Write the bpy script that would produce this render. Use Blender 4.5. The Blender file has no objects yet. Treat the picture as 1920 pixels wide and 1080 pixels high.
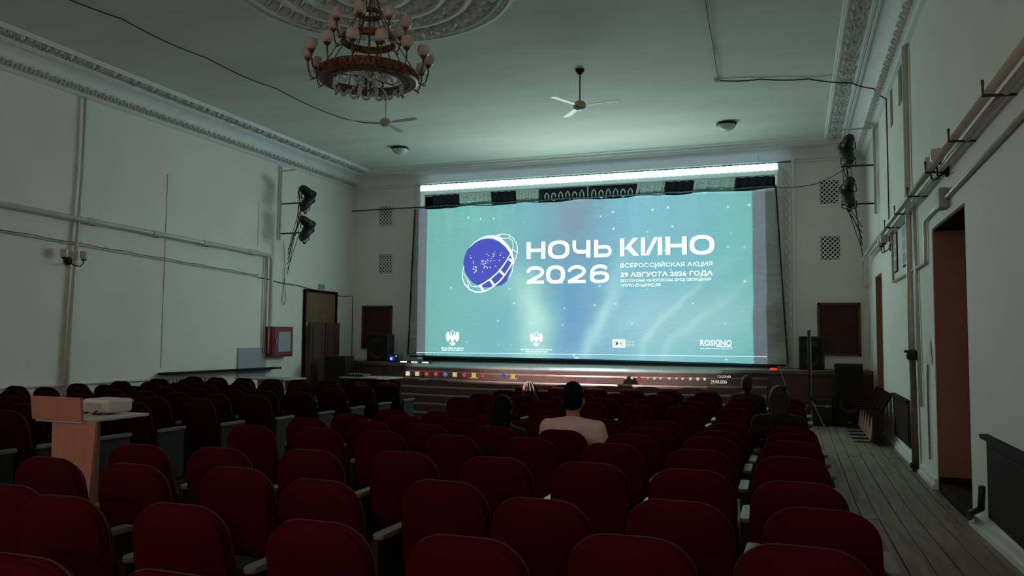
import bpy, bmesh, math, random
from mathutils import Vector, Matrix
random.seed(7)
R = math.radians
scn = bpy.context.scene
COL = scn.collection
# ------------------------------------------------------------------ camera
CAMZ = 1.76
F_PX, YAW, PITCH, ROLL = 1474.83, .34453, .063217, .008682
fwd = Vector((-math.sin(YAW)*math.cos(PITCH), math.cos(YAW)*math.cos(PITCH), math.sin(PITCH)))
r0 = Vector((math.cos(YAW), math.sin(YAW), 0)); u0 = r0.cross(fwd)
rgt = r0*math.cos(ROLL)+u0*math.sin(ROLL); upv = -r0*math.sin(ROLL)+u0*math.cos(ROLL)
CAM = Vector((0, 0, CAMZ))
cd = bpy.data.cameras.new('camera'); cam = bpy.data.objects.new('camera', cd); COL.objects.link(cam)
cd.sensor_width = 36; cd.lens = F_PX*36/1920; cd.clip_start = .05; cd.clip_end = 100
M = Matrix((rgt, upv, -fwd)).transposed().to_4x4(); M.translation = CAM; cam.matrix_world = M
scn.camera = cam
# ------------------------------------------------------------------ world, exposure, projector beam
wd = bpy.data.worlds.new('world'); scn.world = wd; wd.use_nodes = True
wd.node_tree.nodes['Background'].inputs[0].default_value = (0, 0, 0, 1)
vs = scn.view_settings
vs.view_transform = 'Standard'; vs.look = 'None'; vs.exposure = 0.0; vs.gamma = 1; vs.use_curve_mapping = False
SCREEN_GAIN = 1.0      # brightness of the projected picture
BEAM_W = 2600          # projector lamp, watts into the spot
BEAM_SLIDE = 4.4       # share of the slide carried by the beam itself
STRIP_GAIN = 11.0      # white tab bar across the top of the picture
REAR_ASSUMED_W = 55           # assumed unseen lamp, added on the rear wall of the hall
REAR_FILL_W = 36      # each of two unseen ceiling lamps added as fill at the rear
XL, XR, YF, YB, H = -11.86, 1.585, 19.56, -4.0, 6.36
SY = 19.3              # plane of the screen cloth
PROJ = Vector((-5.07, 5.03, 1.22))   # projector lens

def lin(c):
    c = c/255
    return c/12.92 if c <= .04045 else ((c+.055)/1.055)**2.4
def rgb(r, g, b): return (lin(r), lin(g), lin(b), 1)

class NT:
    def __init__(s, tree): s.t = tree
    def n(s, typ, **kw):
        nd = s.t.nodes.new(typ)
        for k, v in kw.items(): setattr(nd, k, v)
        return nd
    def l(s, a, b): s.t.links.new(a, b)
    def inp(s, sock, v):
        if hasattr(v, 'is_output'): s.l(v, sock)
        else: sock.default_value = v
    def m(s, op, a, b=0.0, c=None, clamp=False):
        nd = s.n('ShaderNodeMath', operation=op); nd.use_clamp = clamp
        s.inp(nd.inputs[0], a); s.inp(nd.inputs[1], b)
        if c is not None: s.inp(nd.inputs[2], c)
        return nd.outputs[0]
    def mix(s, f, a, b, bt='MIX'):
        nd = s.n('ShaderNodeMix', data_type='RGBA', blend_type=bt)
        s.inp(nd.inputs[0], f); s.inp(nd.inputs[6], a); s.inp(nd.inputs[7], b)
        return nd.outputs[2]
    def band(s, v, a, b, soft=.004):      # 1 between a and b
        lo = s.n('ShaderNodeMapRange'); lo.clamp = True
        s.inp(lo.inputs[0], v); lo.inputs[1].default_value = a-soft; lo.inputs[2].default_value = a+soft
        hi = s.n('ShaderNodeMapRange'); hi.clamp = True
        s.inp(hi.inputs[0], v); hi.inputs[1].default_value = b-soft; hi.inputs[2].default_value = b+soft
        return s.m('SUBTRACT', lo.outputs[0], hi.outputs[0], clamp=True)

# ------------------------------------------------------------------ survey helpers
def ray(px, py): return fwd+rgt*((px-960)/F_PX)-upv*((py-540)/F_PX)
def on_y(px, py, y): d = ray(px, py); return CAM+d*(y/d.y)
def on_x(px, py, x): d = ray(px, py); return CAM+d*(x/d.x)
def on_z(px, py, z): d = ray(px, py); return CAM+d*((z-CAMZ)/d.z)
def project(p):
    d = Vector(p)-CAM; k = d.dot(fwd)
    return (960+F_PX*d.dot(rgt)/k, 540-F_PX*d.dot(upv)/k, k)
def fl(y): return .16*min(1, max(0, (9.5-y)/5))      # the floor drops gently towards the stage

def slide_colours(nt, X0, Z0):
    """colours of the projected slide as a function of the place on the screen plane"""
    cv = nt.n('ShaderNodeCombineXYZ'); nt.inp(cv.inputs[0], X0); nt.inp(cv.inputs[1], Z0)
    nz = nt.n('ShaderNodeTexNoise'); nz.noise_dimensions = '2D'; nz.inputs['Scale'].default_value = .6; nz.inputs['Detail'].default_value = 4; nt.l(cv.outputs[0], nz.inputs['Vector'])
    sc = nt.n('ShaderNodeSeparateColor'); nt.l(nz.outputs[1], sc.inputs[0])
    X = nt.m('MULTIPLY_ADD', sc.outputs[0], .9, nt.m('SUBTRACT', X0, .45)); Z = nt.m('MULTIPLY_ADD', sc.outputs[1], .8, nt.m('SUBTRACT', Z0, .4))
    cr = nt.n('ShaderNodeValToRGB'); mr = nt.n('ShaderNodeMapRange'); nt.l(X, mr.inputs[0]); mr.inputs[1].default_value = -9.5; mr.inputs[2].default_value = -.8; nt.l(mr.outputs[0], cr.inputs[0])
    el = cr.color_ramp.elements; el[0].position = 0; el[0].color = rgb(104, 180, 174); el[1].position = 1; el[1].color = rgb(104, 184, 182)
    for p_, c_ in ((.18, (106, 178, 186)), (.36, (100, 170, 190)), (.5, (94, 158, 192)), (.68, (110, 182, 202)), (.86, (108, 182, 196))):
        e = el.new(p_); e.color = rgb(*c_)
    cur = cr.outputs[0]
    for (px, py, sx, sz, rot, amp, col) in ((870, 400, 1.6, .8, 0, .45, (108, 200, 180)), (1075, 400, .85, 1.0, 0, .8, (112, 138, 156)), (1360, 420, 1.2, 1.2, 0, .3, (96, 188, 186)),
            (930, 530, .9, .6, 25, .35, (120, 206, 200)), (1000, 595, .50, 1.0, 20, .95, (178, 230, 218)), (1015, 660, .8, .4, 0, .6, (160, 222, 210)), (1068, 600, .34, 1.2, -3, .9, (82, 148, 194)),
            (1122, 600, .20, 1.2, -20, .8, (172, 220, 230)), (1160, 520, .22, 1.0, -25, .4, (150, 206, 220)), (1215, 610, 1.2, .8, 0, .65, (156, 206, 218)), (1330, 600, 1.1, .8, 15, .5, (150, 204, 208)),
            (1250, 600, .10, 1.3, -42, .5, (196, 232, 230)), (1310, 610, .10, 1.4, -48, .35, (190, 228, 226)), (840, 560, .9, 1.0, 0, .3, (110, 196, 190)), (880, 640, .8, .5, 0, .3, (116, 192, 200))):
        c = on_y(px, py, SY); ca, sa = math.cos(R(rot)), math.sin(R(rot)); dx = nt.m('SUBTRACT', X, c.x); dz = nt.m('SUBTRACT', Z, c.z)
        a_ = nt.m('MULTIPLY_ADD', dx, ca/sx, nt.m('MULTIPLY', dz, sa/sx)); b_ = nt.m('MULTIPLY_ADD', dx, -sa/sz, nt.m('MULTIPLY', dz, ca/sz))
        g = nt.m('EXPONENT', nt.m('MULTIPLY', nt.m('MULTIPLY_ADD', a_, a_, nt.m('MULTIPLY', b_, b_)), -1.))
        cur = nt.mix(nt.m('MULTIPLY', g, amp), cur, rgb(*col))
    vo = nt.n('ShaderNodeTexVoronoi'); vo.voronoi_dimensions = '2D'; vo.inputs['Scale'].default_value = 2.2; nt.l(cv.outputs[0], vo.inputs['Vector'])
    vr = nt.n('ShaderNodeSeparateColor'); nt.l(vo.outputs['Color'], vr.inputs[0])
    star = nt.m('MULTIPLY', nt.m('LESS_THAN', vo.outputs['Distance'], nt.m('MULTIPLY', vr.outputs[1], .07)), nt.m('GREATER_THAN', vr.outputs[0], .45))
    cur = nt.mix(nt.m('MULTIPLY', star, .8), cur, rgb(225, 250, 245))
    marg = nt.mix(nt.band(X0, -9.66, -.60, .012), (0, 0, 0, 1), rgb(84, 96, 108))
    return nt.mix(nt.band(X0, -9.41, -.905, .012), marg, cur)

ld = bpy.data.lights.new('projector_beam', 'SPOT'); lo = bpy.data.objects.new('projector_beam', ld); COL.objects.link(lo)
lo.location = PROJ; aim = Vector((-5.1, SY, 3.3))-PROJ
lo.rotation_euler = aim.to_track_quat('-Z', 'Y').to_euler()
ld.energy = BEAM_W; ld.spot_size = R(46); ld.spot_blend = .02; ld.shadow_soft_size = .02
ld.use_nodes = True; nt = NT(ld.node_tree)
em = ld.node_tree.nodes['Emission']
geo = nt.n('ShaderNodeNewGeometry'); sp = nt.n('ShaderNodeSeparateXYZ'); nt.l(geo.outputs['Incoming'], sp.inputs[0])
gx = nt.m('ADD', nt.m('MULTIPLY', nt.m('DIVIDE', sp.outputs[0], sp.outputs[1]), SY-PROJ.y), PROJ.x)
gz = nt.m('ADD', nt.m('MULTIPLY', nt.m('DIVIDE', sp.outputs[2], sp.outputs[1]), SY-PROJ.y), PROJ.z)
inx = nt.band(gx, -9.66, -.39)
strip = nt.m('MULTIPLY', inx, nt.band(gz, 5.735, 5.91))
tabs = nt.band(gx, -9.42, -.9)
body = nt.m('MULTIPLY', tabs, nt.band(gz, 1.0, 5.735))
edge = nt.m('MULTIPLY', inx, nt.band(gz, .62, 5.735))
task = nt.m('MULTIPLY', nt.m('ADD', .12, nt.band(gx, -7.0, -1.6, .8)), nt.m('MULTIPLY', nt.band(gx, -9.66, -1.0), nt.band(gz, .62, 1.06)))
c1 = nt.mix(strip, (0, 0, 0, 1), (STRIP_GAIN*.55, STRIP_GAIN, STRIP_GAIN*.9, 1))
c2 = nt.mix(edge, c1, (.10, .12, .15, 1), 'ADD')
sl = nt.n('ShaderNodeVectorMath', operation='SCALE'); nt.l(slide_colours(nt, gx, gz), sl.inputs[0]); nt.l(nt.m('MULTIPLY', nt.band(gz, 1.0, 5.36), BEAM_SLIDE), sl.inputs[3])
c3 = nt.mix(1.0, c2, sl.outputs[0], 'ADD')
vband = nt.m('MULTIPLY', inx, nt.band(gz, 5.27, 5.735))
c3 = nt.mix(vband, c3, (.55, .95, .85, 1), 'ADD')
c4 = nt.mix(task, c3, (2.6, 2.0, 2.1, 1), 'ADD')
spill = nt.m('MULTIPLY', nt.band(gx, -9.6, -.2, .2), nt.band(gz, 5.9, 6.25, .12))
c4 = nt.mix(spill, c4, (.34, .50, .60, 1), 'ADD')
nt.l(c4, em.inputs[0]); em.inputs[1].default_value = 1

# ------------------------------------------------------------------ materials
def mat(name, col, rough=.7, var=.0, scale=4.0, bump=0.0, bscale=30.0, metal=0.0, col2=None, spec=.5, emit=None, estr=1.0, sheen=0, stretch=None):
    m = bpy.data.materials.new(name); m.use_nodes = True; nt = NT(m.node_tree)
    b = m.node_tree.nodes['Principled BSDF']; c = rgb(*col)
    b.inputs['Roughness'].default_value = rough; b.inputs['Metallic'].default_value = metal
    b.inputs['Specular IOR Level'].default_value = spec
    if sheen: b.inputs['Sheen Weight'].default_value = sheen
    tc = nt.n('ShaderNodeTexCoord'); vec = tc.outputs['Object']
    if stretch: mpp = nt.n('ShaderNodeMapping'); mpp.inputs['Scale'].default_value = stretch; nt.l(vec, mpp.inputs[0]); vec = mpp.outputs[0]
    if var or col2:
        no = nt.n('ShaderNodeTexNoise'); no.inputs['Scale'].default_value = scale; no.inputs['Detail'].default_value = 6
        nt.l(vec, no.inputs['Vector'])
        ca = col2 and rgb(*col2) or tuple(x*(1-var) for x in c[:3])+(1,)
        mr = nt.n('ShaderNodeMapRange'); nt.l(no.outputs[0], mr.inputs[0]); mr.inputs[1].default_value = .35; mr.inputs[2].default_value = .65
        nt.l(nt.mix(mr.outputs[0], ca, c), b.inputs['Base Color'])
    else: b.inputs['Base Color'].default_value = c
    if bump:
        n2 = nt.n('ShaderNodeTexNoise'); n2.inputs['Scale'].default_value = bscale; n2.inputs['Detail'].default_value = 4
        nt.l(vec, n2.inputs['Vector'])
        bp = nt.n('ShaderNodeBump'); bp.inputs['Strength'].default_value = bump; bp.inputs['Distance'].default_value = .02
        nt.l(n2.outputs[0], bp.inputs['Height']); nt.l(bp.outputs[0], b.inputs['Normal'])
    if emit:
        b.inputs['Emission Color'].default_value = rgb(*emit); b.inputs['Emission Strength'].default_value = estr
    return m
def emit_mat(name, col, s=1.0, front=False):
    m = bpy.data.materials.new(name); m.use_nodes = True; t = m.node_tree; t.nodes.clear()
    o = t.nodes.new('ShaderNodeOutputMaterial'); e = t.nodes.new('ShaderNodeEmission')
    e.inputs[0].default_value = rgb(*col); e.inputs[1].default_value = s; t.links.new(e.outputs[0], o.inputs[0])
    if front:                                  # projected picture: light leaves the side that faces the hall
        g = t.nodes.new('ShaderNodeNewGeometry'); k = t.nodes.new('ShaderNodeMath'); k.operation = 'MULTIPLY_ADD'; k.inputs[1].default_value = -s; k.inputs[2].default_value = s
        t.links.new(g.outputs['Backfacing'], k.inputs[0]); t.links.new(k.outputs[0], e.inputs[1])
    return m
def face_hall(o):
    for p in o.data.polygons:
        if p.normal.y > 0: p.flip()
    return o
def wood(name, ca, cb, rough=.6, stretch=(6, .6, 6)):
    m = bpy.data.materials.new(name); m.use_nodes = True; nt = NT(m.node_tree); b = m.node_tree.nodes['Principled BSDF']
    tc = nt.n('ShaderNodeTexCoord'); mp = nt.n('ShaderNodeMapping'); mp.inputs['Scale'].default_value = stretch
    oi = nt.n('ShaderNodeObjectInfo'); nt.l(tc.outputs['Object'], mp.inputs[0])
    no = nt.n('ShaderNodeTexNoise'); no.noise_dimensions = '4D'; no.inputs['Scale'].default_value = 2.2; no.inputs['Detail'].default_value = 8
    nt.l(mp.outputs[0], no.inputs['Vector']); nt.l(nt.m('MULTIPLY', oi.outputs['Random'], 20.), no.inputs['W'])
    mr = nt.n('ShaderNodeMapRange'); nt.l(no.outputs[0], mr.inputs[0]); mr.inputs[1].default_value = .3; mr.inputs[2].default_value = .7
    nt.l(nt.mix(mr.outputs[0], rgb(*ca), rgb(*cb)), b.inputs['Base Color']); b.inputs['Roughness'].default_value = rough
    bp = nt.n('ShaderNodeBump'); bp.inputs['Strength'].default_value = .25; bp.inputs['Distance'].default_value = .01
    nt.l(no.outputs[0], bp.inputs['Height']); nt.l(bp.outputs[0], b.inputs['Normal']); return m

Mt = dict(
 wall=mat('painted_plaster', (243, 240, 232), .75, .06, .8, .15, 3),
 ceil=mat('whitewashed_ceiling', (224, 228, 219), .85, .10, .8, .35, 2.2, stretch=(.35, 1.6, 1)),
 plaster=mat('white_moulding', (236, 238, 238), .7, .06, 3),
 relief=mat('moulding_relief', (214, 214, 210), .7, .15, 8),
 floor=mat('dark_floor', (70, 62, 54), .6, .3, 3),
 plank=wood('worn_plank', (112, 98, 82), (158, 142, 122), .55, (9, .5, 9)),
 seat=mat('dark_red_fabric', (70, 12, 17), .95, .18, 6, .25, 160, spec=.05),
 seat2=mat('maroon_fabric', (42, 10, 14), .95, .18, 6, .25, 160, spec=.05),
 rim_highlight=mat('rim_highlight_tint', (74, 38, 40), .8, .1, 9),
 arm=mat('grey_armrest_laminate', (118, 116, 110), .45, .1, 9),
 side=mat('dark_chair_side', (24, 19, 18), .6, .2, 9),
 pipe=mat('painted_pipe', (205, 202, 192), .28, .1, 5),
 oldpipe=mat('grimy_pipe', (112, 100, 90), .5, .2, 6),
 bracket=mat('dark_bracket', (50, 50, 48), .5, .1, 5, metal=.4),
 cable=mat('black_cable', (26, 24, 23), .55, .1, 9),
 cablew=mat('grey_cable', (120, 116, 106), .55, .1, 9),
 black=mat('black_plastic', (14, 14, 15), .5, .2, 9),
 blackcloth=mat('black_cloth', (16, 15, 17), .9, .3, 9),
 grille=mat('speaker_grille', (10, 11, 12), .75, .4, 120),
 bronze=mat('aged_bronze', (150, 104, 72), .45, .4, 22, .4, 60, metal=.45, col2=(70, 46, 34)),
 opal=mat('opal_glass', (214, 202, 194), .35, .06, 9),
 lampglass=mat('milky_lamp_glass', (206, 208, 196), .25, .05, 9),
 fan=mat('cream_fan_paint', (196, 178, 152), .4, .08, 9),
 blade=mat('pale_fan_blade', (196, 196, 186), .4, .08, 9),
 darkmetal=mat('dark_metal', (44, 34, 30), .5, .2, 9, metal=.5),
 stagewood=mat('stage_boards', (120, 104, 92), .6, .25, 3),
 riser=mat('dark_stained_riser', (112, 88, 80), .7, .25, 4, spec=.2),
 nosing=mat('worn_nosing_metal', (150, 142, 130), .4, .15, 9, metal=.3),
 brown=mat('brown_door_paint', (158, 116, 98), .7, .1, 3, spec=.2),
 darkbrown=mat('dark_brown_board', (44, 20, 16), .75, .2, 3, spec=.12),
 nicheboard=mat('brown_boarding', (84, 52, 44), .75, .2, 3, spec=.15),
 card=mat('brown_cardboard', (128, 98, 66), .8, .12, 4),
 woodpanel=wood('veneered_panel', (70, 50, 38), (96, 70, 52), .5, (8, 8, .6)),
 lectern=wood('beige_laminate', (176, 122, 104), (186, 132, 112), .5, (5, 5, .5)),
 white=mat('white_plastic', (216, 214, 214), .45, .05, 9),
 tabletop=mat('pale_tabletop', (178, 170, 156), .4, .1, 4),
 red=mat('red_painted_steel', (132, 22, 40), .4, .1, 5),
 paper=mat('white_paper', (222, 222, 218), .8, .06, 9),
 greypanel=mat('grey_panel', (168, 168, 178), .6, .08, 5),
 radiator=mat('cream_radiator', (176, 150, 128), .5, .1, 9),
 steel=mat('brushed_steel', (150, 150, 152), .35, .1, 9, metal=.7),
 exitsign=mat('pale_exit_sign', (130, 176, 164), .4, .05, 9),
 skin=mat('skin', (176, 122, 100), .55, .08, 9),
 tee=mat('white_tee', (226, 196, 192), .85, .06, 12, .2, 40),
 darktop=mat('dark_clothing', (18, 15, 17), .9, .2, 12, .2, 40),
 greytop=mat('grey_clothing', (74, 70, 70), .9, .2, 12, .2, 40),
 hair=mat('black_hair', (10, 8, 8), .75, .3, 40, .4, 90, spec=.15),
 hairb=mat('brown_hair', (46, 34, 27), .6, .3, 40, .4, 90, spec=.25),
 hairl=mat('blond_strand', (150, 140, 112), .4, .2, 40),
 trousers=mat('dark_trousers', (30, 30, 38), .9, .2, 12),
 rope=mat('grey_rope', (92, 88, 80), .8, .2, 20),
 crack=mat('dark_crack', (128, 124, 116), .9),
 vdark=mat('dark_cavity', (12, 11, 11), .9),
 vlight=mat('pale_drape', (196, 206, 198), .8, .1, 9, .2, 30),
 vblack=mat('black_drape', (22, 20, 22), .9, .2, 9, .2, 30),
)
m = bpy.data.materials.new('crystal'); m.use_nodes = True; b = m.node_tree.nodes['Principled BSDF']
b.inputs['Base Color'].default_value = (.85, .9, .88, 1); b.inputs['Roughness'].default_value = .08
b.inputs['Transmission Weight'].default_value = .5; b.inputs['Specular IOR Level'].default_value = .9; Mt['crystal'] = m

# ------------------------------------------------------------------ mesh builder
class MB:
    def __init__(s): s.v = []; s.f = []
    def add(s, vs, fs):
        o = len(s.v); s.v += [tuple(p) for p in vs]; s.f += [tuple(i+o for i in f) for f in fs]; return s
    def box(s, x0, x1, y0, y1, z0, z1):
        return s.add([(x0,y0,z0),(x1,y0,z0),(x1,y1,z0),(x0,y1,z0),(x0,y0,z1),(x1,y0,z1),(x1,y1,z1),(x0,y1,z1)],
          [(0,3,2,1),(4,5,6,7),(0,1,5,4),(1,2,6,5),(2,3,7,6),(3,0,4,7)])
    def tube(s, pts, r, n=8, closed=False, cap=True):
        pts = [Vector(p) for p in pts]; k = len(pts); rs = r if isinstance(r, (list, tuple)) else [r]*k
        ring = []; nrm = None
        for i, p in enumerate(pts):
            a = pts[i-1] if (i or closed) else pts[0]; c = pts[(i+1) % k] if (i < k-1 or closed) else pts[-1]
            t = (c-a); t = t.normalized() if t.length > 1e-9 else Vector((0, 0, 1))
            if nrm is None: nrm = t.orthogonal().normalized()
            else:
                nrm = nrm-t*nrm.dot(t); nrm = nrm.normalized() if nrm.length > 1e-6 else t.orthogonal().normalized()
            bi = t.cross(nrm)
            ring.append([p+(nrm*math.cos(2*math.pi*j/n)+bi*math.sin(2*math.pi*j/n))*rs[i] for j in range(n)])
        vs = [q for rr in ring for q in rr]; fs = []
        for i in range(k if closed else k-1):
            for j in range(n):
                i2 = (i+1) % k; fs.append((i*n+j, i*n+(j+1) % n, i2*n+(j+1) % n, i2*n+j))
        if cap and not closed: fs += [tuple(reversed(range(n))), tuple(range((k-1)*n, k*n))]
        return s.add(vs, fs)
    def lathe(s, prof, c=(0,0,0), n=20, ax='z'):
        vs = []; fs = []; k = len(prof); c = Vector(c)
        for j in range(n):
            a = 2*math.pi*j/n
            for r, z in prof:
                p = (r*math.cos(a), r*math.sin(a), z)
                if ax == 'y': p = (p[0], p[2], p[1])
                if ax == 'x': p = (p[2], p[0], p[1])
                vs.append(c+Vector(p))
        for j in range(n):
            for i in range(k-1):
                j2 = (j+1) % n; fs.append((j*k+i, j2*k+i, j2*k+i+1, j*k+i+1))
        return s.add(vs, fs)
    def ball(s, c, r, n=10, m=6):
        rx, ry, rz = r if isinstance(r, (tuple, list)) else (r, r, r); vs = [(c[0], c[1], c[2]-rz)]; fs = []
        for i in range(1, m):
            t = -math.pi/2+math.pi*i/m
            for j in range(n):
                a = 2*math.pi*j/n; vs.append((c[0]+rx*math.cos(t)*math.cos(a), c[1]+ry*math.cos(t)*math.sin(a), c[2]+rz*math.sin(t)))
        vs.append((c[0], c[1], c[2]+rz)); L = len(vs)-1
        for j in range(n): fs.append((0, 1+(j+1) % n, 1+j)); fs.append((L, 1+(m-2)*n+j, 1+(m-2)*n+(j+1) % n))
        for i in range(m-2):
            for j in range(n): fs.append((1+i*n+j, 1+i*n+(j+1) % n, 1+(i+1)*n+(j+1) % n, 1+(i+1)*n+j))
        return s.add(vs, fs)
    def prism(s, poly, f, d0, d1):       # polygon (a,b) extruded between depths d0, d1; f(a,b,d) -> point
        n = len(poly); vs = [f(a, b, d0) for a, b in poly]+[f(a, b, d1) for a, b in poly]
        fs = [tuple(range(n)), tuple(reversed(range(n, 2*n)))]+[(i, (i+1) % n, n+(i+1) % n, n+i) for i in range(n)]
        return s.add(vs, fs)
    def build(s, name, mt, parent=None, smooth=False, bevel=0, loc=None):
        me = bpy.data.meshes.new(name); me.from_pydata([tuple(p) for p in s.v], [], s.f)
        bm = bmesh.new(); bm.from_mesh(me); bmesh.ops.recalc_face_normals(bm, faces=bm.faces); bm.to_mesh(me); bm.free()
        if smooth:
            me.polygons.foreach_set('use_smooth', [True]*len(me.polygons))
        return link(name, me, mt, parent, bevel, loc)
def link(name, me, mt, parent=None, bevel=0, loc=None):
    o = bpy.data.objects.new(name, me); COL.objects.link(o)
    if mt and not me.materials: me.materials.append(Mt[mt] if isinstance(mt, str) else mt)
    if parent: o.parent = parent
    if loc: o.location = loc
    if bevel:
        bv = o.modifiers.new('edge', 'BEVEL'); bv.width = bevel; bv.segments = 2; bv.limit_method = 'ANGLE'
    return o
def smooth_angle(o, a=40):
    me = o.data; me.polygons.foreach_set('use_smooth', [True]*len(me.polygons))
    try: me.set_sharp_from_angle(angle=R(a))
    except Exception: pass
    return o
def tag(o, label, cat, group=None, kind=None):
    o['label'] = label; o['category'] = cat
    if group: o['group'] = group
    if kind: o['kind'] = kind
    return o
def struct(o, label=None):
    o['kind'] = 'structure'
    if label: o['label'] = label
    return o
def thing(name, label, cat, loc=(0,0,0), rz=0, group=None):
    o = bpy.data.objects.new(name, None); COL.objects.link(o); o.location = loc; o.rotation_euler = (0, 0, rz); o.empty_display_size = .1
    return tag(o, label, cat, group)
def dup(root, loc, rz=0, label=None, group=None, scale=None, skip=()):
    def cp(o, par):
        c = o.copy(); COL.objects.link(c); c.parent = par
        for ch in kids.get(o.name, []):
            if ch.name.split('.')[0] in skip: continue
            cp(ch, c)
        return c
    kids = {}
    def scan(o):
        kids[o.name] = list(o.children)
        for ch in o.children: scan(ch)
    scan(root)
    r = cp(root, None); r.location = loc; r.rotation_euler = (0, 0, rz)
    if scale: r.scale = scale
    if label: r['label'] = label
    if group: r['group'] = group
    return r
ORD = ['first','second','third','fourth','fifth','sixth','seventh','eighth','ninth','tenth','eleventh','twelfth']

# ------------------------------------------------------------------ room shell
ys = [YB, 4.5, 9.5, YF]
b = MB()
for a, c in zip(ys[:-1], ys[1:]):
    za, zc = fl(a)-.03, fl(c)-.03
    b.add([(XL,a,za),(XR+.6,a,za),(XR+.6,c,zc),(XL,c,zc),(XL,a,-.3),(XR+.6,a,-.3),(XR+.6,c,-.3),(XL,c,-.3)],
          [(0,1,2,3),(4,7,6,5),(0,4,5,1),(3,2,6,7),(0,3,7,4),(1,5,6,2)])
floor = struct(b.build('floor', 'floor'), 'worn wooden hall floor')
x = -.42; i = 0
while x < XR-.02:
    w = random.choice([.15, .17, .185, .2]); x1 = min(x+w, XR)
    for y0, y1 in ((3.2, 8.5), (8.5, 12.9+.3*(i % 3)), (12.9+.3*(i % 3), 17.6)):
        yy = [y0+.006]+[q for q in (4.5, 9.5) if y0 < q < y1]+[y1-.006]; g = random.choice([.004, .006, .010]); dz = random.uniform(-.004, .004)
        vs = []; fs = []; xa, xb = x+g*.5, x1-g*.5
        for q in yy: vs += [(xa,q,fl(q)-.028),(xb,q,fl(q)-.028),(xb-.002,q,fl(q)+dz),(xa+.002,q,fl(q)+dz)]
        for k in range(len(yy)-1):
            o = 4*k
            for p in range(4): fs.append((o+p, o+(p+1) % 4, o+4+(p+1) % 4, o+4+p))
        fs += [(0,3,2,1), tuple(4*(len(yy)-1)+p for p in range(4))]
        MB().add(vs, fs).build('plank', 'plank', floor)
    x = x1; i += 1
struct(MB().box(XL-.2, XR+.6, YB-.2, 22.4, H, H+.2).build('ceiling', 'ceil'), 'whitewashed ceiling with faint cracks')
wl = struct(MB().box(XL-.3, XL, YB, YF+.3, -.3, H).build('wall_left', 'wall'), 'pale plastered long wall')
# right wall with two door openings
b = MB(); ops = [(8.68, 10.63, 3.12), (16.47, 17.74, 3.07)]; y = YB
for a, c, z in ops:
    b.box(XR, XR+.6, y, a, -.3, H); b.box(XR, XR+.6, a, c, z, H); y = c
b.box(XR, XR+.6, y, YF+.3, -.3, H)
wr = struct(b.build('wall_right', 'wall'), 'pale plastered wall along the plank aisle')
struct(MB().box(XL-.3, XR+.6, YB-.3, YB, -.3, H).build('wall_back', 'wall'))
# front wall with proscenium opening
OX0, OX1, OZ0, OZ1 = -9.78, -.38, 1.08, 5.69
b = MB().box(XL, OX0, YF, YF+.3, -.3, H).box(OX1, XR, YF, YF+.3, -.3, H).box(OX0, OX1, YF, YF+.3, OZ1, H).box(OX0, OX1, YF, YF+.3, -.3, OZ0)
wf = struct(b.build('wall_front', 'wall'), 'beige front wall around the stage opening')
b = MB().box(OX0-1, OX1+1, 22.2, 22.4, 0, H).box(OX0-1.2, OX0-1, YF+.3, 22.4, 0, H).box(OX1+1, OX1+1.2, YF+.3, 22.4, 0, H)
struct(b.build('wall_stage', 'vblack'), 'dark back of the stage')
MB().tube([(XL+.004, 12.42, z) for z in (5.0, 4.4, 4.38, 3.4, 3.0, 2.2, 1.9, 1.1)], .005, 5).build('crack', 'crack', wl)
MB().tube([(XL+.004, 15.3, z) for z in (4.9, 4.5, 4.0, 3.85)], .004, 5).build('crack', 'crack', wl)

# doors
def panel_frame(b, y0, y1, z0, z1, x, w=.07, t=.05): b.box(x-t, x, y0-w, y0, z0, z1+w); b.box(x-t, x, y1, y1+w, z0, z1+w); b.box(x-t, x, y0, y1, z1, z1+w)
d = struct(MB().box(XR+.34, XR+.40, 8.68, 10.63, 0, 3.12).build('door_1', 'brown'), 'brown door set back in a deep reveal')
for k in range(2):
    for za, zb in ((.25, 1.2), (1.35, 2.9)): MB().box(XR+.325, XR+.34, 8.78+k*.97, 9.56+k*.97, za, zb).build('panel', 'brown', d, bevel=.006)
MB().box(XR+.02, XR+.34, 8.68, 10.60, 0, .10).build('threshold', 'darkbrown', d)
MB().box(XR+.005, XR+.34, 10.60, 10.63, 0, 3.12).build('jamb_lining', 'brown', d); MB().box(XR+.005, XR+.34, 8.68, 10.60, 3.09, 3.12).build('head_lining', 'darkbrown', d)
MB().box(XR+.005, XR+.34, 10.57, 10.60, .0, .16).build('kick_board', 'darkbrown', d)
d = struct(MB().box(XR+.22, XR+.28, 16.47, 17.74, 0, 3.07).build('door_2', 'brown'), 'narrow brown door near the stage')
MB().box(XR+.205, XR+.22, 16.6, 17.6, 1.4, 2.9).build('panel', 'brown', d, bevel=.006)
MB().box(XR+.005, XR+.22, 17.71, 17.74, 0, 3.07).build('jamb_lining', 'brown', d)
d = struct(MB().box(XL, XL+.03, 17.25, 18.64, 2.12, 2.9).build('door_3', 'card'), 'side doorway closed with brown board')
MB().box(XL, XL+.06, 17.18, 17.25, 0, 2.97).build('door_frame', 'darkbrown', d); MB().box(XL, XL+.06, 18.64, 18.71, 0, 2.97).build('door_frame', 'darkbrown', d)
MB().box(XL, XL+.06, 17.25, 18.64, 2.9, 2.97).build('door_frame', 'darkbrown', d)
w = thing('wardrobe_panel', 'tall dark veneered double panel standing in the side doorway', 'panel', (XL+.1, 17.95, 0))
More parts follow.
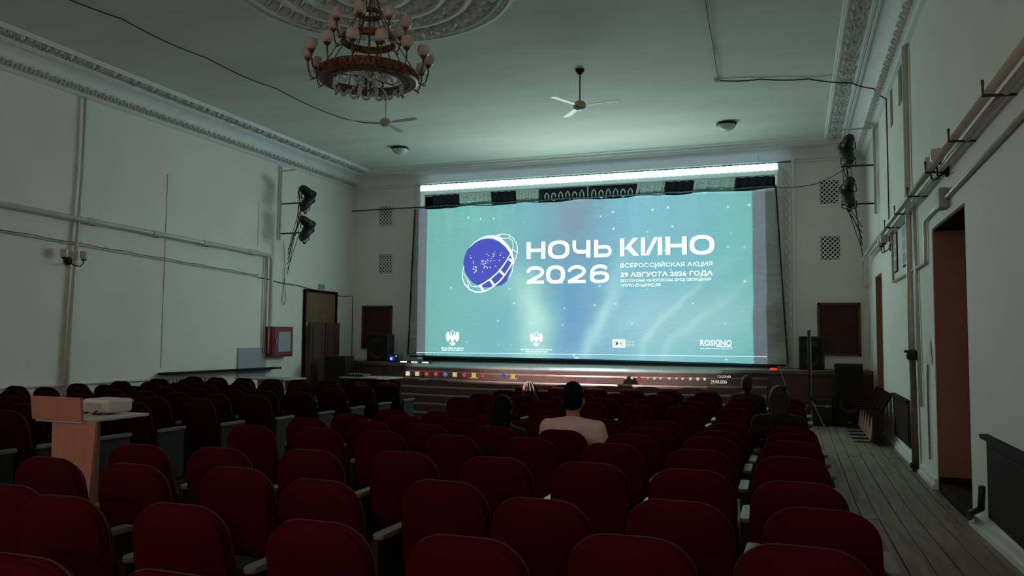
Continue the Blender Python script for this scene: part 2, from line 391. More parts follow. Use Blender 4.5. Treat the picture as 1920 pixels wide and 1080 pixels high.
for k, a in ((-1, -.68), (1, .02)):
    MB().box(.0, .10, a, a+.66, .02, 2.12).build('leaf', 'woodpanel', w, bevel=.01)
    MB().box(.10, .115, a+.08, a+.58, .2, 1.0).build('inset', 'woodpanel', w); MB().box(.10, .115, a+.08, a+.58, 1.15, 1.98).build('inset', 'woodpanel', w)
# boarded openings in the front wall
for n, (a, c) in enumerate(((-11.51, -10.56), (.51, 1.43))):
    o = struct(MB().box(a, c, YF-.012, YF, 1.41, 2.63).build('window_%d' % (n+1), 'nicheboard'), 'boarded-up opening with a brown frame')
    f = MB().box(a, a+.05, YF-.05, YF, 1.41, 2.63).box(c-.05, c, YF-.05, YF, 1.41, 2.63).box(a, c, YF-.05, YF, 2.58, 2.63).box(a, c, YF-.05, YF, 1.41, 1.46)
    f.build('window_frame', 'woodpanel', o)

# ------------------------------------------------------------------ cornices
PS = [(0,5.95),(.06,5.97),(.09,6.0),(.12,6.01),(.21,6.12),(.225,6.15),(.23,6.18),(.25,6.215),(.29,6.255),(.34,6.28),(.40,6.295),(.42,6.30),(.43,6.27),(.46,6.262),(.475,6.295),(.49,6.27),(.53,6.265),(.545,6.325),(.82,6.335),(.83,6.305),(.855,6.30),(.865,6.33),(.885,6.325),(.90,6.36)]
PFr = [(0,5.95),(.05,5.96),(.05,6.0),(.09,6.02),(.1,6.08),(.13,6.16),(.2,6.23),(.32,6.27),(.45,6.285),(.46,6.25),(.5,6.245),(.52,6.29),(.6,6.31),(.62,6.28),(.67,6.275),(.69,6.33),(.78,6.335),(.80,6.36)]
def extr(prof, fn, a, c, name):
    vs = [fn(d, z, a) for d, z in prof]+[fn(d, z, c) for d, z in prof]; n = len(prof)
    fs = [(i, i+1, n+i+1, n+i) for i in range(n-1)]
    return struct(MB().add(vs, fs).build(name, 'plaster'))
tl = extr(PS, lambda d, z, y: (XL+d, y, z), YB, YF-.02, 'trim_1'); tl['label'] = 'ornate white cornice above the long blank wall'
tr = extr(PS, lambda d, z, y: (XR-d, y, z), YB, YF-.02, 'trim_2'); tr['label'] = 'ornate white cornice above the plank aisle'
tf = extr(PFr, lambda d, z, x: (x, YF-d, z), XL, XR, 'trim_3'); tf['label'] = 'plain stepped cornice over the stage'
for o in (tl, tr, tf): smooth_angle(o, 25)
MB().box(-9.45, -.75, YF-.16, YF, 5.99, 6.20).build('raised_fascia', 'plaster', tf, bevel=.02)
# egg-and-dart piece and acanthus leaf piece (shared meshes)
def egg_mesh(sx):
    b = MB(); dx, dz = sx*.064, .078; nx, nz = sx*.055, -.045
    def P(t, y, h): return (sx*.12+dx*t*1.3+nx*h, y, 6.012+dz*t*1.3+nz*h)
    for (t0, t1, y0, y1, h) in ((.05,.95,-.065,.005,.75),(.0,.75,.025,.070,.8)):
        vs = [P(t0,y0+.008,0),P(t0,y1-.008,0),P(t1,y1,0),P(t1,y0,0),P(t0+.1,(y0+y1)/2-.006,h),P(t0+.1,(y0+y1)/2+.006,h),P(t1-.15,(y0+y1)/2+.012,h),P(t1-.15,(y0+y1)/2-.012,h)]
        b.add(vs, [(4,5,6,7),(0,1,5,4),(1,2,6,5),(2,3,7,6),(3,0,4,7)])
    me = b.build('egg_dart', 'relief').data
    return me
def leaf_mesh(sx):
    b = MB(); rnd = random.Random(3)
    def blob(d, y, rd, ry, h, rot):
        c, s = math.cos(rot), math.sin(rot); vs = []; n = 6
        for j in range(n):
            a = 2*math.pi*j/n; p, q = rd*math.cos(a), ry*math.sin(a); vs.append((sx*(d+p*c-q*s), y+p*s+q*c, 6.33))
        for j in range(n):
            a = 2*math.pi*j/n; p, q = rd*.45*math.cos(a), ry*.45*math.sin(a); vs.append((sx*(d+p*c-q*s), y+p*s+q*c, 6.33-h*1.9))
        b.add(vs, [tuple(range(n, 2*n))]+[(j, (j+1) % n, n+(j+1) % n, n+j) for j in range(n)])
    blob(.68, 0, .11, .028, .035, 0); blob(.58, .0, .025, .03, .03, 0); blob(.79, 0, .022, .035, .03, 0)
    for sg in (-1, 1):
        blob(.63, sg*.055, .06, .02, .03, sg*.7); blob(.70, sg*.07, .065, .02, .032, sg*.9); blob(.76, sg*.085, .05, .018, .028, sg*1.3)
        blob(.60, sg*.10, .035, .022, .026, sg*.3); blob(.66, sg*.135, .05, .016, .03, sg*.2); blob(.75, sg*.14, .045, .016, .026, -sg*.4)
    me = b.build('acanthus_leaf', 'relief').data
    return me
protos = []
for par, sx, xx, y0e in ((tl, 1, XL, 6.5), (tr, -1, XR, 5.0)):
    em_ = egg_mesh(sx); lm_ = leaf_mesh(sx)
    for o in [q for q in COL.objects if q.name.split('.')[0] in ('egg_dart', 'acanthus_leaf') and q.parent is None]: bpy.data.objects.remove(o)
    y = y0e
    while y < YF-.15:
        o = bpy.data.objects.new('egg_dart', em_); COL.objects.link(o); o.parent = par; o.location = (xx, y, 0); o.scale = (1, 1 if sx > 0 else 2, 1); y += .16 if sx > 0 else .32
    y = y0e
    while y < YF-.5:
        o = bpy.data.objects.new('acanthus_leaf', lm_); COL.objects.link(o); o.parent = par; o.location = (xx, y, 0); o.scale = (1, 1.3 if sx > 0 else 2, 1); y += .44 if sx > 0 else .66
# ceiling rosette
RC = Vector((-5.19, 8.845)); RR = 1.92
prof = [(RR,H),(RR-.02,H-.035),(RR-.07,H-.04),(RR-.09,H-.015),(RR-.14,H-.02),(RR-.16,H-.05),(RR-.2,H-.05),(RR-.22,H-.02),(1.36,H-.03),(1.34,H-.065),(1.28,H-.07),(1.26,H-.035),(1.0,H-.04),(.98,H-.075),(.93,H-.08),(.90,H-.045),(.55,H-.05),(.53,H-.10),(.46,H-.11),(.42,H-.07),(.15,H-.09),(.1,H-.14),(0,H-.15)]
ros = smooth_angle(MB().lathe([(r, z-H) for r, z in prof], (0,0,0), 72).build('ceiling_rosette', 'plaster', loc=(RC.x, RC.y, H)), 30)
tag(ros, 'huge round plaster ceiling rosette with leaf relief above the chandelier', 'rosette')
def petal(l, w, h):
    b = MB()
    for (a, c, ww, ang) in ((0, l, w, 0), (.1*l, .75*l, w*.7, .55), (.1*l, .75*l, w*.7, -.55)):
        ca, sa = math.cos(ang), math.sin(ang); pts = [(a, 0, 0), (a+.35*(c-a), ww, 0), (c, 0, 0), (a+.35*(c-a), -ww, 0), (a+.4*(c-a), 0, -h), (a+.75*(c-a), 0, -h*.9)]
        b.add([(x*ca-y*sa, x*sa+y*ca, z) for x, y, z in pts], [(0,1,4),(1,5,4),(1,2,5),(2,3,5),(3,4,5),(3,0,4)])
    return b
for (r, n, l, w, h) in ((1.38, 40, .30, .065, .085), (1.02, 34, .24, .06, .075), (.57, 26, .34, .06, .08), (.18, 14, .24, .06, .08), (1.74, 100, .10, .03, .05)):
    me = petal(l, w, h).build('relief_leaf', 'relief'); dat = me.data; bpy.data.objects.remove(me)
    for k in range(n):
        a = 2*math.pi*k/n; o = bpy.data.objects.new('relief_leaf', dat); COL.objects.link(o); o.parent = ros
        o.location = (r*math.cos(a), r*math.sin(a), -.025); o.rotation_euler = (0, 0, a)

# ------------------------------------------------------------------ proscenium moulding
pro = MB()
pro.box(-9.86, .05, YF-.05, YF, 5.69, 6.0); pro.box(-.36, .05, YF-.05, YF, 1.11, 5.69); pro.box(-9.86, -9.6, YF-.05, YF, 1.11, 5.69)
pro = struct(pro.build('trim_4', 'plaster'), 'white moulded frame around the stage opening')
MB().box(-.36, -.30, YF-.09, YF-.05, 1.11, 5.74).build('inner_fillet', 'plaster', pro, bevel=.01); MB().box(-.02, .05, YF-.1, YF-.05, 1.11, 6.02).build('outer_fillet', 'plaster', pro, bevel=.015)
MB().box(-9.86, .05, YF-.11, YF-.05, 5.985, 6.02).build('upper_fillet', 'plaster', pro, bevel=.01); MB().box(-9.60, -.36, YF-.10, YF-.05, 5.685, 5.735).build('lower_fillet', 'plaster', pro, bevel=.015)
def scroll():
    b = MB(); pts = [(.05*math.cos(t)*(.3+t/8), 0, .045*math.sin(t)*(.3+t/8)) for t in [q*.5 for q in range(0, 13)]]
    b.tube(pts, [.006+.006*i/12 for i in range(13)], 5); b.tube([(-.06, 0, -.05), (0, -.005, .0), (.07, 0, .055)], [.004, .012, .004], 5); return b
o = scroll().build('scroll_relief', 'relief'); sc_me = o.data; bpy.data.objects.remove(o)
for k in range(62):
    o = bpy.data.objects.new('scroll_relief', sc_me); COL.objects.link(o); o.parent = pro; o.location = (-9.7+k*.154, YF-.055, 5.93)
for k in range(62):
    o = bpy.data.objects.new('scroll_relief', sc_me); COL.objects.link(o); o.parent = pro; o.location = (-9.62+k*.154, YF-.055, 5.80); o.scale = (.8, 1, .6)
for k in range(40):
    o = bpy.data.objects.new('scroll_relief', sc_me); COL.objects.link(o); o.parent = pro; o.location = (-.16+.02*(k % 2), YF-.055, 1.3+k*.113); o.rotation_euler = (0, R(90 if k % 2 else -70), 0); o.scale = (1.2, 1, 1.5)

# ------------------------------------------------------------------ stage
XC = -5.05
def y_k(k, x):
    ap = [16.75, 16.70, 16.42, 16.10, 15.78, 15.46, 15.15][k]; c = [.05, .05, .034, .032, .03, .03, .03][k]
    return ap+c*(x-XC)**2
z_k = lambda k: 1.11-.16*k
SX0, SX1 = -9.0, -.55
st = thing('stage_platform', 'wooden stage platform with a curved apron under the screen', 'stage', (XC, 18, 0))
st_off = Vector((XC, 18, 0))
def st_local(b): b.v = [tuple(Vector(p)-st_off) for p in b.v]; return b
xs = [SX0+(SX1-SX0)*i/24 for i in range(25)]
lip = [(XL, 18.78)]+[(x, y_k(0, x)) for x in xs]+[(XR, 18.5)]
poly = lip+[(XR, YF), (OX1, YF), (OX1, 22.2), (OX0, 22.2), (OX0, YF), (XL, YF)]
st_local(MB().prism(poly, lambda a, c, d: (a, c, d), 1.03, 1.11)).build('stage_floor', 'stagewood', st)
face = [(XL, 18.82)]+[(x, y_k(0, x)+.06) for x in xs]+[(XR, 18.55)]
bb = MB()
for (xa, ya), (xb, yb) in zip(face[:-1], face[1:]): bb.add([(xa,ya,-.05),(xb,yb,-.05),(xb,yb,1.03),(xa,ya,1.03)], [(0,1,2,3)])
st_local(bb).build('stage_front', 'riser', st)
stp = thing('stage_steps', 'wide curved flight of dark steps with pale nosings below the screen', 'steps', (XC, 15.5, 0)); so = Vector((XC, 15.5, 0))
for k in range(1, 7):
    b = MB(); n = len(xs); zb = z_k(k)
    vs = []
    for x in xs:
        ya = y_k(k, x); yb = y_k(k-1, x)+.08
        vs += [(x, ya, zb), (x, yb, zb), (x, ya, zb-.16 if k < 6 else -.02), (x, yb, zb-.16 if k < 6 else -.02)]
    fs = []
    for i in range(n-1):
        o = 4*i; fs += [(o, o+4, o+5, o+1), (o+2, o+6, o+4, o)]
    fs += [(0,1,3,2), (4*n-4, 4*n-2, 4*n-1, 4*n-3)]
    b.add(vs, fs); b.v = [tuple(Vector(p)-so) for p in b.v]
    s1 = b.build('step', 'riser', stp)
    b = MB()
    for i in range(n-1):
        xa, xb = xs[i], xs[i+1]; ya, yb = y_k(k, xa), y_k(k, xb)
        b.add([(xa,ya-.022,zb+.006),(xb,yb-.022,zb+.006),(xb,yb+.05,zb+.006),(xa,ya+.05,zb+.006),(xa,ya-.022,zb-.028),(xb,yb-.022,zb-.028)], [(0,1,2,3),(4,5,1,0)])
    b.v = [tuple(Vector(p)-so) for p in b.v]; b.build('nosing', 'nosing', s1)
b = MB()
for i in range(len(xs)-1):
    xa, xb = xs[i], xs[i+1]; ya, yb = y_k(0, xa), y_k(0, xb)
    b.add([(xa,ya-.02,1.116),(xb,yb-.02,1.116),(xb,yb+.07,1.116),(xa,ya+.07,1.116),(xa,ya-.02,1.06),(xb,yb-.02,1.06)], [(0,1,2,3),(4,5,1,0)])
st_local(b).build('stage_nosing', 'nosing', st)

# ------------------------------------------------------------------ projection screen
scr = thing('projection_screen', 'huge wrinkled cloth screen with the film-night title slide projected on it', 'screen', (-5.1, SY, 1.2)); SO = Vector((-5.1, SY, 1.2))
TL, TR, BR, BL = Vector((-9.78, 5.27)), Vector((-.36, 5.33)), Vector((-.15, 1.19)), Vector((-9.92, 1.27))
def wave(x, z):
    t = math.exp(-max(0, 5.3-z)/.7)
    d = .030*t*(math.sin(8.3*x+.6*math.sin(2*x))+.7*math.sin(17*x+1)*(.5+.5*math.sin(1.3*x)))
    g = 1/(1+math.exp(-(x+4.2)*1.1))*math.exp(-((z-2.4)/1.5)**2)
    d += .050*g*(math.sin((x*.75-z*1.05)*3.6+.8*math.sin(x*1.3))+.45*math.sin((x*.6-z)*8.5+1))
    d += .012*math.sin(x*1.7+z*.9)*math.sin(z*1.1)
    return -d
NX, NZ = 300, 110; vs = []; fs = []
for j in range(NZ+1):
    v = j/NZ
    for i in range(NX+1):
        u = i/NX; p = (BL*(1-u)+BR*u)*(1-v)+(TL*(1-u)+TR*u)*v
        sag = -.035*math.sin(math.pi*u*6)**2*v**12
        vs.append((p.x-SO.x, wave(p.x, p.y), p.y+sag-SO.z))
fs = [(j*(NX+1)+i, j*(NX+1)+i+1, (j+1)*(NX+1)+i+1, (j+1)*(NX+1)+i) for j in range(NZ) for i in range(NX)]
m = bpy.data.materials.new('projected_aurora_cloth'); m.use_nodes = True; nt = NT(m.node_tree); bs = m.node_tree.nodes['Principled BSDF']
bs.inputs['Base Color'].default_value = rgb(178, 178, 175); bs.inputs['Roughness'].default_value = .85
tc = nt.n('ShaderNodeTexCoord'); s3 = nt.n('ShaderNodeSeparateXYZ'); nt.l(tc.outputs['Object'], s3.inputs[0])
cur = slide_colours(nt, nt.m('ADD', s3.outputs[0], SO.x), nt.m('ADD', s3.outputs[2], SO.z))
nt.l(cur, bs.inputs['Emission Color']); bs.inputs['Emission Strength'].default_value = SCREEN_GAIN*.32
nb = nt.n('ShaderNodeTexNoise'); nb.inputs['Scale'].default_value = 5; mp = nt.n('ShaderNodeMapping'); mp.inputs['Rotation'].default_value = (0, R(38), 0); mp.inputs['Scale'].default_value = (.35, 1, 1.6)
nt.l(tc.outputs['Object'], mp.inputs[0]); nt.l(mp.outputs[0], nb.inputs['Vector'])
bp = nt.n('ShaderNodeBump'); bp.inputs['Strength'].default_value = .6; bp.inputs['Distance'].default_value = .06; nt.l(nb.outputs[0], bp.inputs['Height']); nt.l(bp.outputs[0], bs.inputs['Normal'])
cloth = MB().add(vs, fs).build('cloth', m, scr, smooth=True)
def L3(x, z, d=.012): return (x-SO.x, wave(x, z)-d, z-SO.z)
# hems, rods and ropes
n = 30
for (a, c, wd_) in ((BR, TR, .03), (BL, TL, .04)):
    hem = MB()
    for i in range(n):
        p, q = a.lerp(c, i/n), a.lerp(c, (i+1)/n); hem.add([L3(p.x-wd_/2, p.y), L3(p.x+wd_/2, p.y), L3(q.x+wd_/2, q.y), L3(q.x-wd_/2, q.y)], [(0,1,2,3)])
    hem.build('side_hem', 'blackcloth', scr)
MB().tube([(XL+.1-SO.x, -.02, 5.305-SO.z), (-9.8-SO.x, -.03, 5.31-SO.z)], .018, 6).build('top_rod', 'rope', scr)
MB().tube([(-9.8+9.45*i/30-SO.x, -.03, 5.31+.05*i/30-.012*math.sin(i*1.7)-SO.z) for i in range(31)], .02, 6).build('top_rope', 'black', scr)
MB().tube([(-9.85+9.65*i/30-SO.x, -.03, 1.235-.06*i/30+.02*(1-abs(2*i/30-1))-SO.z) for i in range(31)], .022, 6).build('bottom_rod', 'black', scr)
# lettering of the slide
HALL_FILL = emit_mat('projected_white', (218, 246, 236), 76*SCREEN_GAIN, True); WHITE2 = emit_mat('projected_fine_white', (226, 255, 250), 1.4*SCREEN_GAIN, True); SOFT = emit_mat('projected_soft_white', (214, 246, 244), 1.15*SCREEN_GAIN, True)
BLUE = emit_mat('projected_blue', (84, 96, 208), .85*SCREEN_GAIN, True); TEALD = emit_mat('projected_slate', (70, 120, 130), .8*SCREEN_GAIN, True)
def ribbon(b, pts, w, f, closed=False):
    P = [Vector(p) for p in pts]; n = len(P); L = []
    for i in range(n):
        a = P[i-1] if (i or closed) else P[0]; c = P[(i+1) % n] if (i < n-1 or closed) else P[-1]
        t = (c-a).normalized(); nn = Vector((-t.y, t.x)); ww = w[i] if isinstance(w, (list, tuple)) else w
        L.append((P[i]+nn*ww/2, P[i]-nn*ww/2))
    vs = [f(*q) for p in L for q in p]
    b.add(vs, [(2*i, 2*i+1, (2*i+3) % (2*n), (2*i+2) % (2*n)) for i in range(n if closed else n-1)])
def arc(cx, cy, rx, ry, a0, a1, n=10): return [(cx+rx*math.cos(R(a0+(a1-a0)*i/n)), cy+ry*math.sin(R(a0+(a1-a0)*i/n))) for i in range(n+1)]
def quad(b, pts, f): b.add([f(*p) for p in pts], [tuple(range(len(pts)))])
def rect(b, x0, x1, y0, y1, f): quad(b, [(x0,y0),(x1,y0),(x1,y1),(x0,y1)], f)
def oval(b, w, f, y0=0, y1=1, sx=.26, sy=.2, e=0):
    n = 40; cx, cy = w/2, (y0+y1)/2; rx, ry = w/2-e, (y1-y0)/2-e; vs = []; sx -= 2*e; sy -= 2*e
    def se(r1, r2, t, q=2.5):
        c, s_ = math.cos(t), math.sin(t); return cx+r1*math.copysign(abs(c)**(2/q), c), cy+r2*math.copysign(abs(s_)**(2/q), s_)
    for i in range(n):
        t = 2*math.pi*i/n; vs += [f(*se(rx, ry, t)), f(*se(rx-sx, ry-sy, t))]
    b.add(vs, [(2*i, 2*i+1, (2*i+3) % (2*n), (2*i+2) % (2*n)) for i in range(n)])
def glyph(b, ch, f, e=0):
    S_ = .26; R_ = lambda x0, x1, y0, y1: rect(b, x0+e, x1-e, y0+e, y1-e, f); W = lambda w: w-2*e; O_ = lambda w, y0, y1, sx=.26, sy=.2: oval(b, w, f, y0, y1, sx, sy, e)
    if ch == 'Н': R_(0,S_,0,1); R_(1.15-S_,1.15,0,1); R_(S_-e*1.5,1.15-S_+e*1.5,.4,.6); return 1.15
    if ch == 'О': O_(1.32, -.03, 1.03); return 1.32
    if ch == 'Ч': R_(1.1-S_,1.1,0,1); ribbon(b, [(.13,1-e),(.13,.66)]+arc(.45,.62,.32,.28,185,270,8)+[(.9,.34)], W(.22), f); return 1.1
    if ch == 'Ь': R_(0,S_,0,1); ribbon(b, [(.2,.1),(.72,.1)]+arc(.74,.345,.24,.245,-85,85,10)+[(.72,.59),(.2,.59)], W(.2), f); return 1.1
    if ch == 'К':
        R_(0,S_,0,1)
        if not e: quad(b,[(S_-.02,.38),(.80,1),(1.13,1),(.46,.38)],f); quad(b,[(.36,.46),(.58,.64),(1.17,0),(.82,0)],f)
        else: ribbon(b,[(.42,.44),(.90,.92)],.09,f); ribbon(b,[(.52,.50),(.94,.08)],.09,f)
        return 1.16
    if ch == 'И':
        R_(0,.25,0,1); R_(.95,1.2,0,1)
        if not e: quad(b,[(.22,0),(.46,0),(.98,1),(.74,1)],f)
        else: ribbon(b,[(.38,.1),(.82,.9)],.09,f)
        return 1.2
    if ch == '0': O_(1.12, -.02, 1.02, .25, .2); return 1.12
    if ch == '2':
        ribbon(b, [(.1,.66)]+arc(.55,.66,.43,.25,170,-20,14)+[(.8,.44),(.16,.12)], W(.2), f); R_(.04,1.06,0,.18)
        if not e: quad(b,[(.04,0),(.3,0),(.3,.3),(.04,.14)],f)
        return 1.08
    if ch == '6': O_(1.12, -.02, .64, .24, .18); ribbon(b, [(.12,.3),(.13,.5)]+arc(.58,.58,.46,.35,175,35,12), W(.2), f); return 1.12
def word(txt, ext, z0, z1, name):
    for e, d, mt_ in ((0, .030, WHITE2), (.055, .036, HALL_FILL)):     # soft-edged letters; overbright core added inside them to light the hall
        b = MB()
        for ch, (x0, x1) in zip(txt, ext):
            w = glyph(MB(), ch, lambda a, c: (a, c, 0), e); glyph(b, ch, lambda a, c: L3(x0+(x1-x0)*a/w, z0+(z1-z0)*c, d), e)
        o = b.build(name if not e else 'hall_fill_core', mt_, scr if not e else o)
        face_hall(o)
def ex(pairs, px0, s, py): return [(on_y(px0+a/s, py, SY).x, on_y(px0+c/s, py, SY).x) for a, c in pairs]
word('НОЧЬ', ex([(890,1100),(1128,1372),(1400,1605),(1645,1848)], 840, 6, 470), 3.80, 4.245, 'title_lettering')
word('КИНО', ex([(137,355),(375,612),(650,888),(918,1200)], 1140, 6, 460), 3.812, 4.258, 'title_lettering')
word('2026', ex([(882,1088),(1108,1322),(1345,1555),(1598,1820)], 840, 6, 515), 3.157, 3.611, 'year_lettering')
def text_obj(txt, x0, x1, z0, z1, name, mt, par, fn, bold=.0):
    cu = bpy.data.curves.new('t', 'FONT'); cu.body = txt; cu.offset = bold; cu.resolution_u = 2
    to = bpy.data.objects.new('t', cu); COL.objects.link(to); bpy.context.view_layer.update()
    me = bpy.data.meshes.new_from_object(to.evaluated_get(bpy.context.evaluated_depsgraph_get())); bpy.data.objects.remove(to); bpy.data.curves.remove(cu)
    if not me.vertices: return None
    xa = [v.co.x for v in me.vertices]; ya = [v.co.y for v in me.vertices]; ax, bx, ay, by = min(xa), max(xa), min(ya), max(ya)
    for v in me.vertices: v.co = Vector(fn(x0+(x1-x0)*(v.co.x-ax)/max(1e-6, bx-ax), z0+(z1-z0)*(v.co.y-ay)/max(1e-6, by-ay)))
    me.materials.clear(); return link(name, me, mt, par)
fS = lambda x, z: L3(x, z, .026)
text_obj('ВСЕРОССИЙСКАЯ АКЦИЯ', -4.05, -1.82, 3.505, 3.66, 'subtitle_lettering', WHITE2, scr, fS, .012)
text_obj('29 АВГУСТА 2026 ГОДА', -4.05, -1.81, 3.27, 3.41, 'date_lettering', WHITE2, scr, fS, .03)
text_obj('БЕСПЛАТНЫЕ КИНОПОКАЗЫ, ВХОД СВОБОДНЫЙ', -4.05, -1.85, 3.155, 3.255, 'notice_lettering', WHITE2, scr, fS, .02)
text_obj('WWW.НОЧЬКИНО.РФ', -4.05, -3.05, 3.04, 3.13, 'address_lettering', WHITE2, scr, fS, .02)
# globe and film-strip emblem
def E(px, py): p = on_y(840+px/6, 420+py/6, SY); return (p.x, p.z)
b = MB(); quad(b, [E(450+272*math.cos(2*math.pi*i/40), 442+272*math.sin(2*math.pi*i/40)) for i in range(40)], lambda x, z: L3(x, z, .026))
quad(b, [E(*p) for p in ((500,710),(600,690),(660,650),(672,620),(690,560),(560,640))], lambda x, z: L3(x, z, .025)); b.build('globe_disc', BLUE, scr)
b = MB(); PX = abs(on_y(1000, 480, SY).x-on_y(1001, 480, SY).x)/6
f4 = lambda x, z: L3(x, z, .034)
def st_(pts, w):
    b_ = [E(*p) for p in pts]; ribbon(b, b_, [q*PX for q in w] if isinstance(w, list) else w*PX, f4)
st_([(245,270),(300,212),(370,166),(440,146),(520,146),(600,185),(670,250),(715,320),(740,400),(742,430)], [4,8,14,26,34,40,36,30,22,12])
st_([(183,480),(168,540),(168,610),(195,680),(250,738),(310,765),(370,768),(440,748),(520,700),(590,640),(640,580),(690,505),(730,430)], [8,10,12,12,14,14,14,14,15,15,14,14,12])
st_([(178,555),(215,610),(270,700),(330,705),(400,672),(480,620),(560,552),(620,480),(670,405),(712,330)], [6,8,8,12,13,13,13,13,12,10])
for p in (((368,690),(400,752)),((480,630),(522,690)),((590,530),(640,580)),((692,395),(735,430)),((225,640),(240,725))): st_(p, 26 if p[0][0] > 300 else 8)
st_([(540,140),(620,114),(690,122),(745,165),(782,230),(790,290),(778,360),(742,450),(728,540),(690,615)], [14,10,8,8,8,8,8,8,8,6])
st_([(565,135),(620,165),(690,160),(735,190),(738,260),(725,330)], 8); st_([(690,160),(700,128)], 8); st_([(725,280),(780,318)], 8); st_([(700,500),(745,420)], 6)
rs = random.Random(5)
for i in range(60):
    cx, cy = (rs.gauss(345, 70), rs.gauss(435, 45)) if i < 34 else (rs.uniform(430, 640), rs.gauss(330, 60)) if i < 48 else (rs.uniform(210, 520), rs.gauss(515, 25)); rr = rs.uniform(3, 8)
    if (cx-450)**2+(cy-442)**2 < 240**2: quad(b, [E(cx+rr*math.cos(k*1.257), cy+rr*math.sin(k*1.257)) for k in range(5)], f4)
b.build('film_strip_ring', WHITE2, scr)
# sponsor marks
def eagle(cx, z0, z1, name):
    h = z1-z0; w = h*.88; b = MB(); F = lambda a, c: L3(cx+a*w, z0+c*h, .02)
    for sg in (-1, 1):
        quad(b, [(sg*a, c) for a, c in ((.02,.56),(.04,.70),(.10,.80),(.08,.86),(.15,.90),(.23,.84),(.16,.80),(.15,.70),(.12,.58))], F)
        quad(b, [(sg*a, c) for a, c in ((.11,.56),(.20,.66),(.27,.84),(.36,.90),(.45,.84),(.50,.66),(.49,.48),(.42,.34),(.32,.27),(.25,.33),(.22,.44),(.14,.44))], F)
        quad(b, [(sg*a, c) for a, c in ((.05,.32),(.20,.22),(.26,.12),(.15,.14),(.09,.24))], F)
        quad(b, [(sg*a, c) for a, c in ((.0,.24),(.07,.22),(.17,.03),(.07,.06),(.0,.0))], F)
    quad(b, [(-.13,.62),(-.13,.38),(0,.26),(.13,.38),(.13,.62)], F); quad(b, [(-.06,.9),(-.08,1),(0,.95),(.08,1),(.06,.9)], F)
    b.build(name, WHITE2, scr)
def bars(x0, x1, z, h, segs, name):
    b = MB(); rs = random.Random(int(-x0*100)); x = x0
    while x < x1-.02:
        w = min(rs.uniform(.04, .16), x1-x); rect(b, x, x+w, z, z+h, lambda a, c: L3(a, c, .02)); x += w+.018
    b.build(name, SOFT, scr)
eagle(-8.595, 1.52, 1.96, 'eagle_emblem'); eagle(-6.243, 1.54, 1.93, 'eagle_emblem')
bars(-8.93, -8.26, 1.455, .035, 0, 'caption_line'); bars(-8.91, -8.28, 1.40, .035, 0, 'caption_line')
bars(-6.66, -5.82, 1.445, .035, 0, 'caption_line'); bars(-6.54, -5.95, 1.39, .03, 0, 'caption_line')
b = MB(); rect(b, -4.25, -3.93, 1.54, 1.745, lambda a, c: L3(a, c, .016)); b.build('fund_logo_box', WHITE2, scr)
text_obj('ФК', -4.21, -3.97, 1.575, 1.705, 'fund_logo_lettering', TEALD, scr, lambda x, z: L3(x, z, .024), .0)
text_obj('ФОНД', -3.91, -3.70, 1.655, 1.715, 'fund_name_lettering', SOFT, scr, fS, .01); text_obj('КИНО', -3.91, -3.70, 1.575, 1.635, 'fund_name_lettering', SOFT, scr, fS, .01)
text_obj('ROSKINO', -2.12, -1.385, 1.605, 1.755, 'sponsor_lettering', WHITE2, scr, fS, .03)
b = MB(); rect(b, -1.75, -1.385, 1.585, 1.60, lambda a, c: L3(a, c, .02)); b.build('sponsor_underline', WHITE2, scr); bars(-2.12, -1.38, 1.535, .016, 0, 'caption_line')
b = MB()
for i in range(30):
    xa, xb = -9.66+9.06*i/30, -9.66+9.06*(i+1)/30; rect(b, xa, xb, 1.335+.03*i/30, 1.35+.03*i/30, lambda a, c: L3(a, c, .02))
b.build('progress_line', SOFT, scr)
b = MB(); c0 = on_y(1082, 677, SY); quad(b, [(c0.x+.10*math.cos(k*.39), max(1.25, c0.z+.10*math.sin(k*.39))) for k in range(16)], lambda x, z: L3(x, z, .02)); b.build('play_button', SOFT, scr)
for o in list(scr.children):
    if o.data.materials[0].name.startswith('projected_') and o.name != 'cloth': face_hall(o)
# taskbar icons on the stage steps: projected light put in as glowing flat pieces
pic = thing('projected_taskbar', 'row of small coloured taskbar icons painted as glowing light across the stage steps', 'projection', (XC, 16.9, .87)); po = Vector((XC, 16.9, .87))
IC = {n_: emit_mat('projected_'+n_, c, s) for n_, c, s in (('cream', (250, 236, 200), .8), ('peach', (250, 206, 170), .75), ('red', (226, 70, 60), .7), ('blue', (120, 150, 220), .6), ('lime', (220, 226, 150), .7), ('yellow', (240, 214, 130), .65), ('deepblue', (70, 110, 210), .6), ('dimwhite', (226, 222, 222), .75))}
def on_riser(px, py):
    d = ray(px, py); k = 1; y = 16.8
    for _ in range(12):
        p = CAM+d*(y/d.y); best = None
        y = y_k(1, p.x)-.03
    return p
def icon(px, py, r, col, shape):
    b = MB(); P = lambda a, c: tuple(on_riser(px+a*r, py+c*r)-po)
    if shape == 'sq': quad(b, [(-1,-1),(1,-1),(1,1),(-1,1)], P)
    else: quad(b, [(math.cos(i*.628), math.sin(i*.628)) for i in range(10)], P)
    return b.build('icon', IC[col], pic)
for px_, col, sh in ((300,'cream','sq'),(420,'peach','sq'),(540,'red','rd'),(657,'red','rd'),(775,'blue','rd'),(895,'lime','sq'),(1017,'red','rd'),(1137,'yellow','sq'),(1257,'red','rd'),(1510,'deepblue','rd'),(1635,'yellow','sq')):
    icon(720+px_/6.75, 700.3+(px_-300)*.0034, 3.9, col, sh)
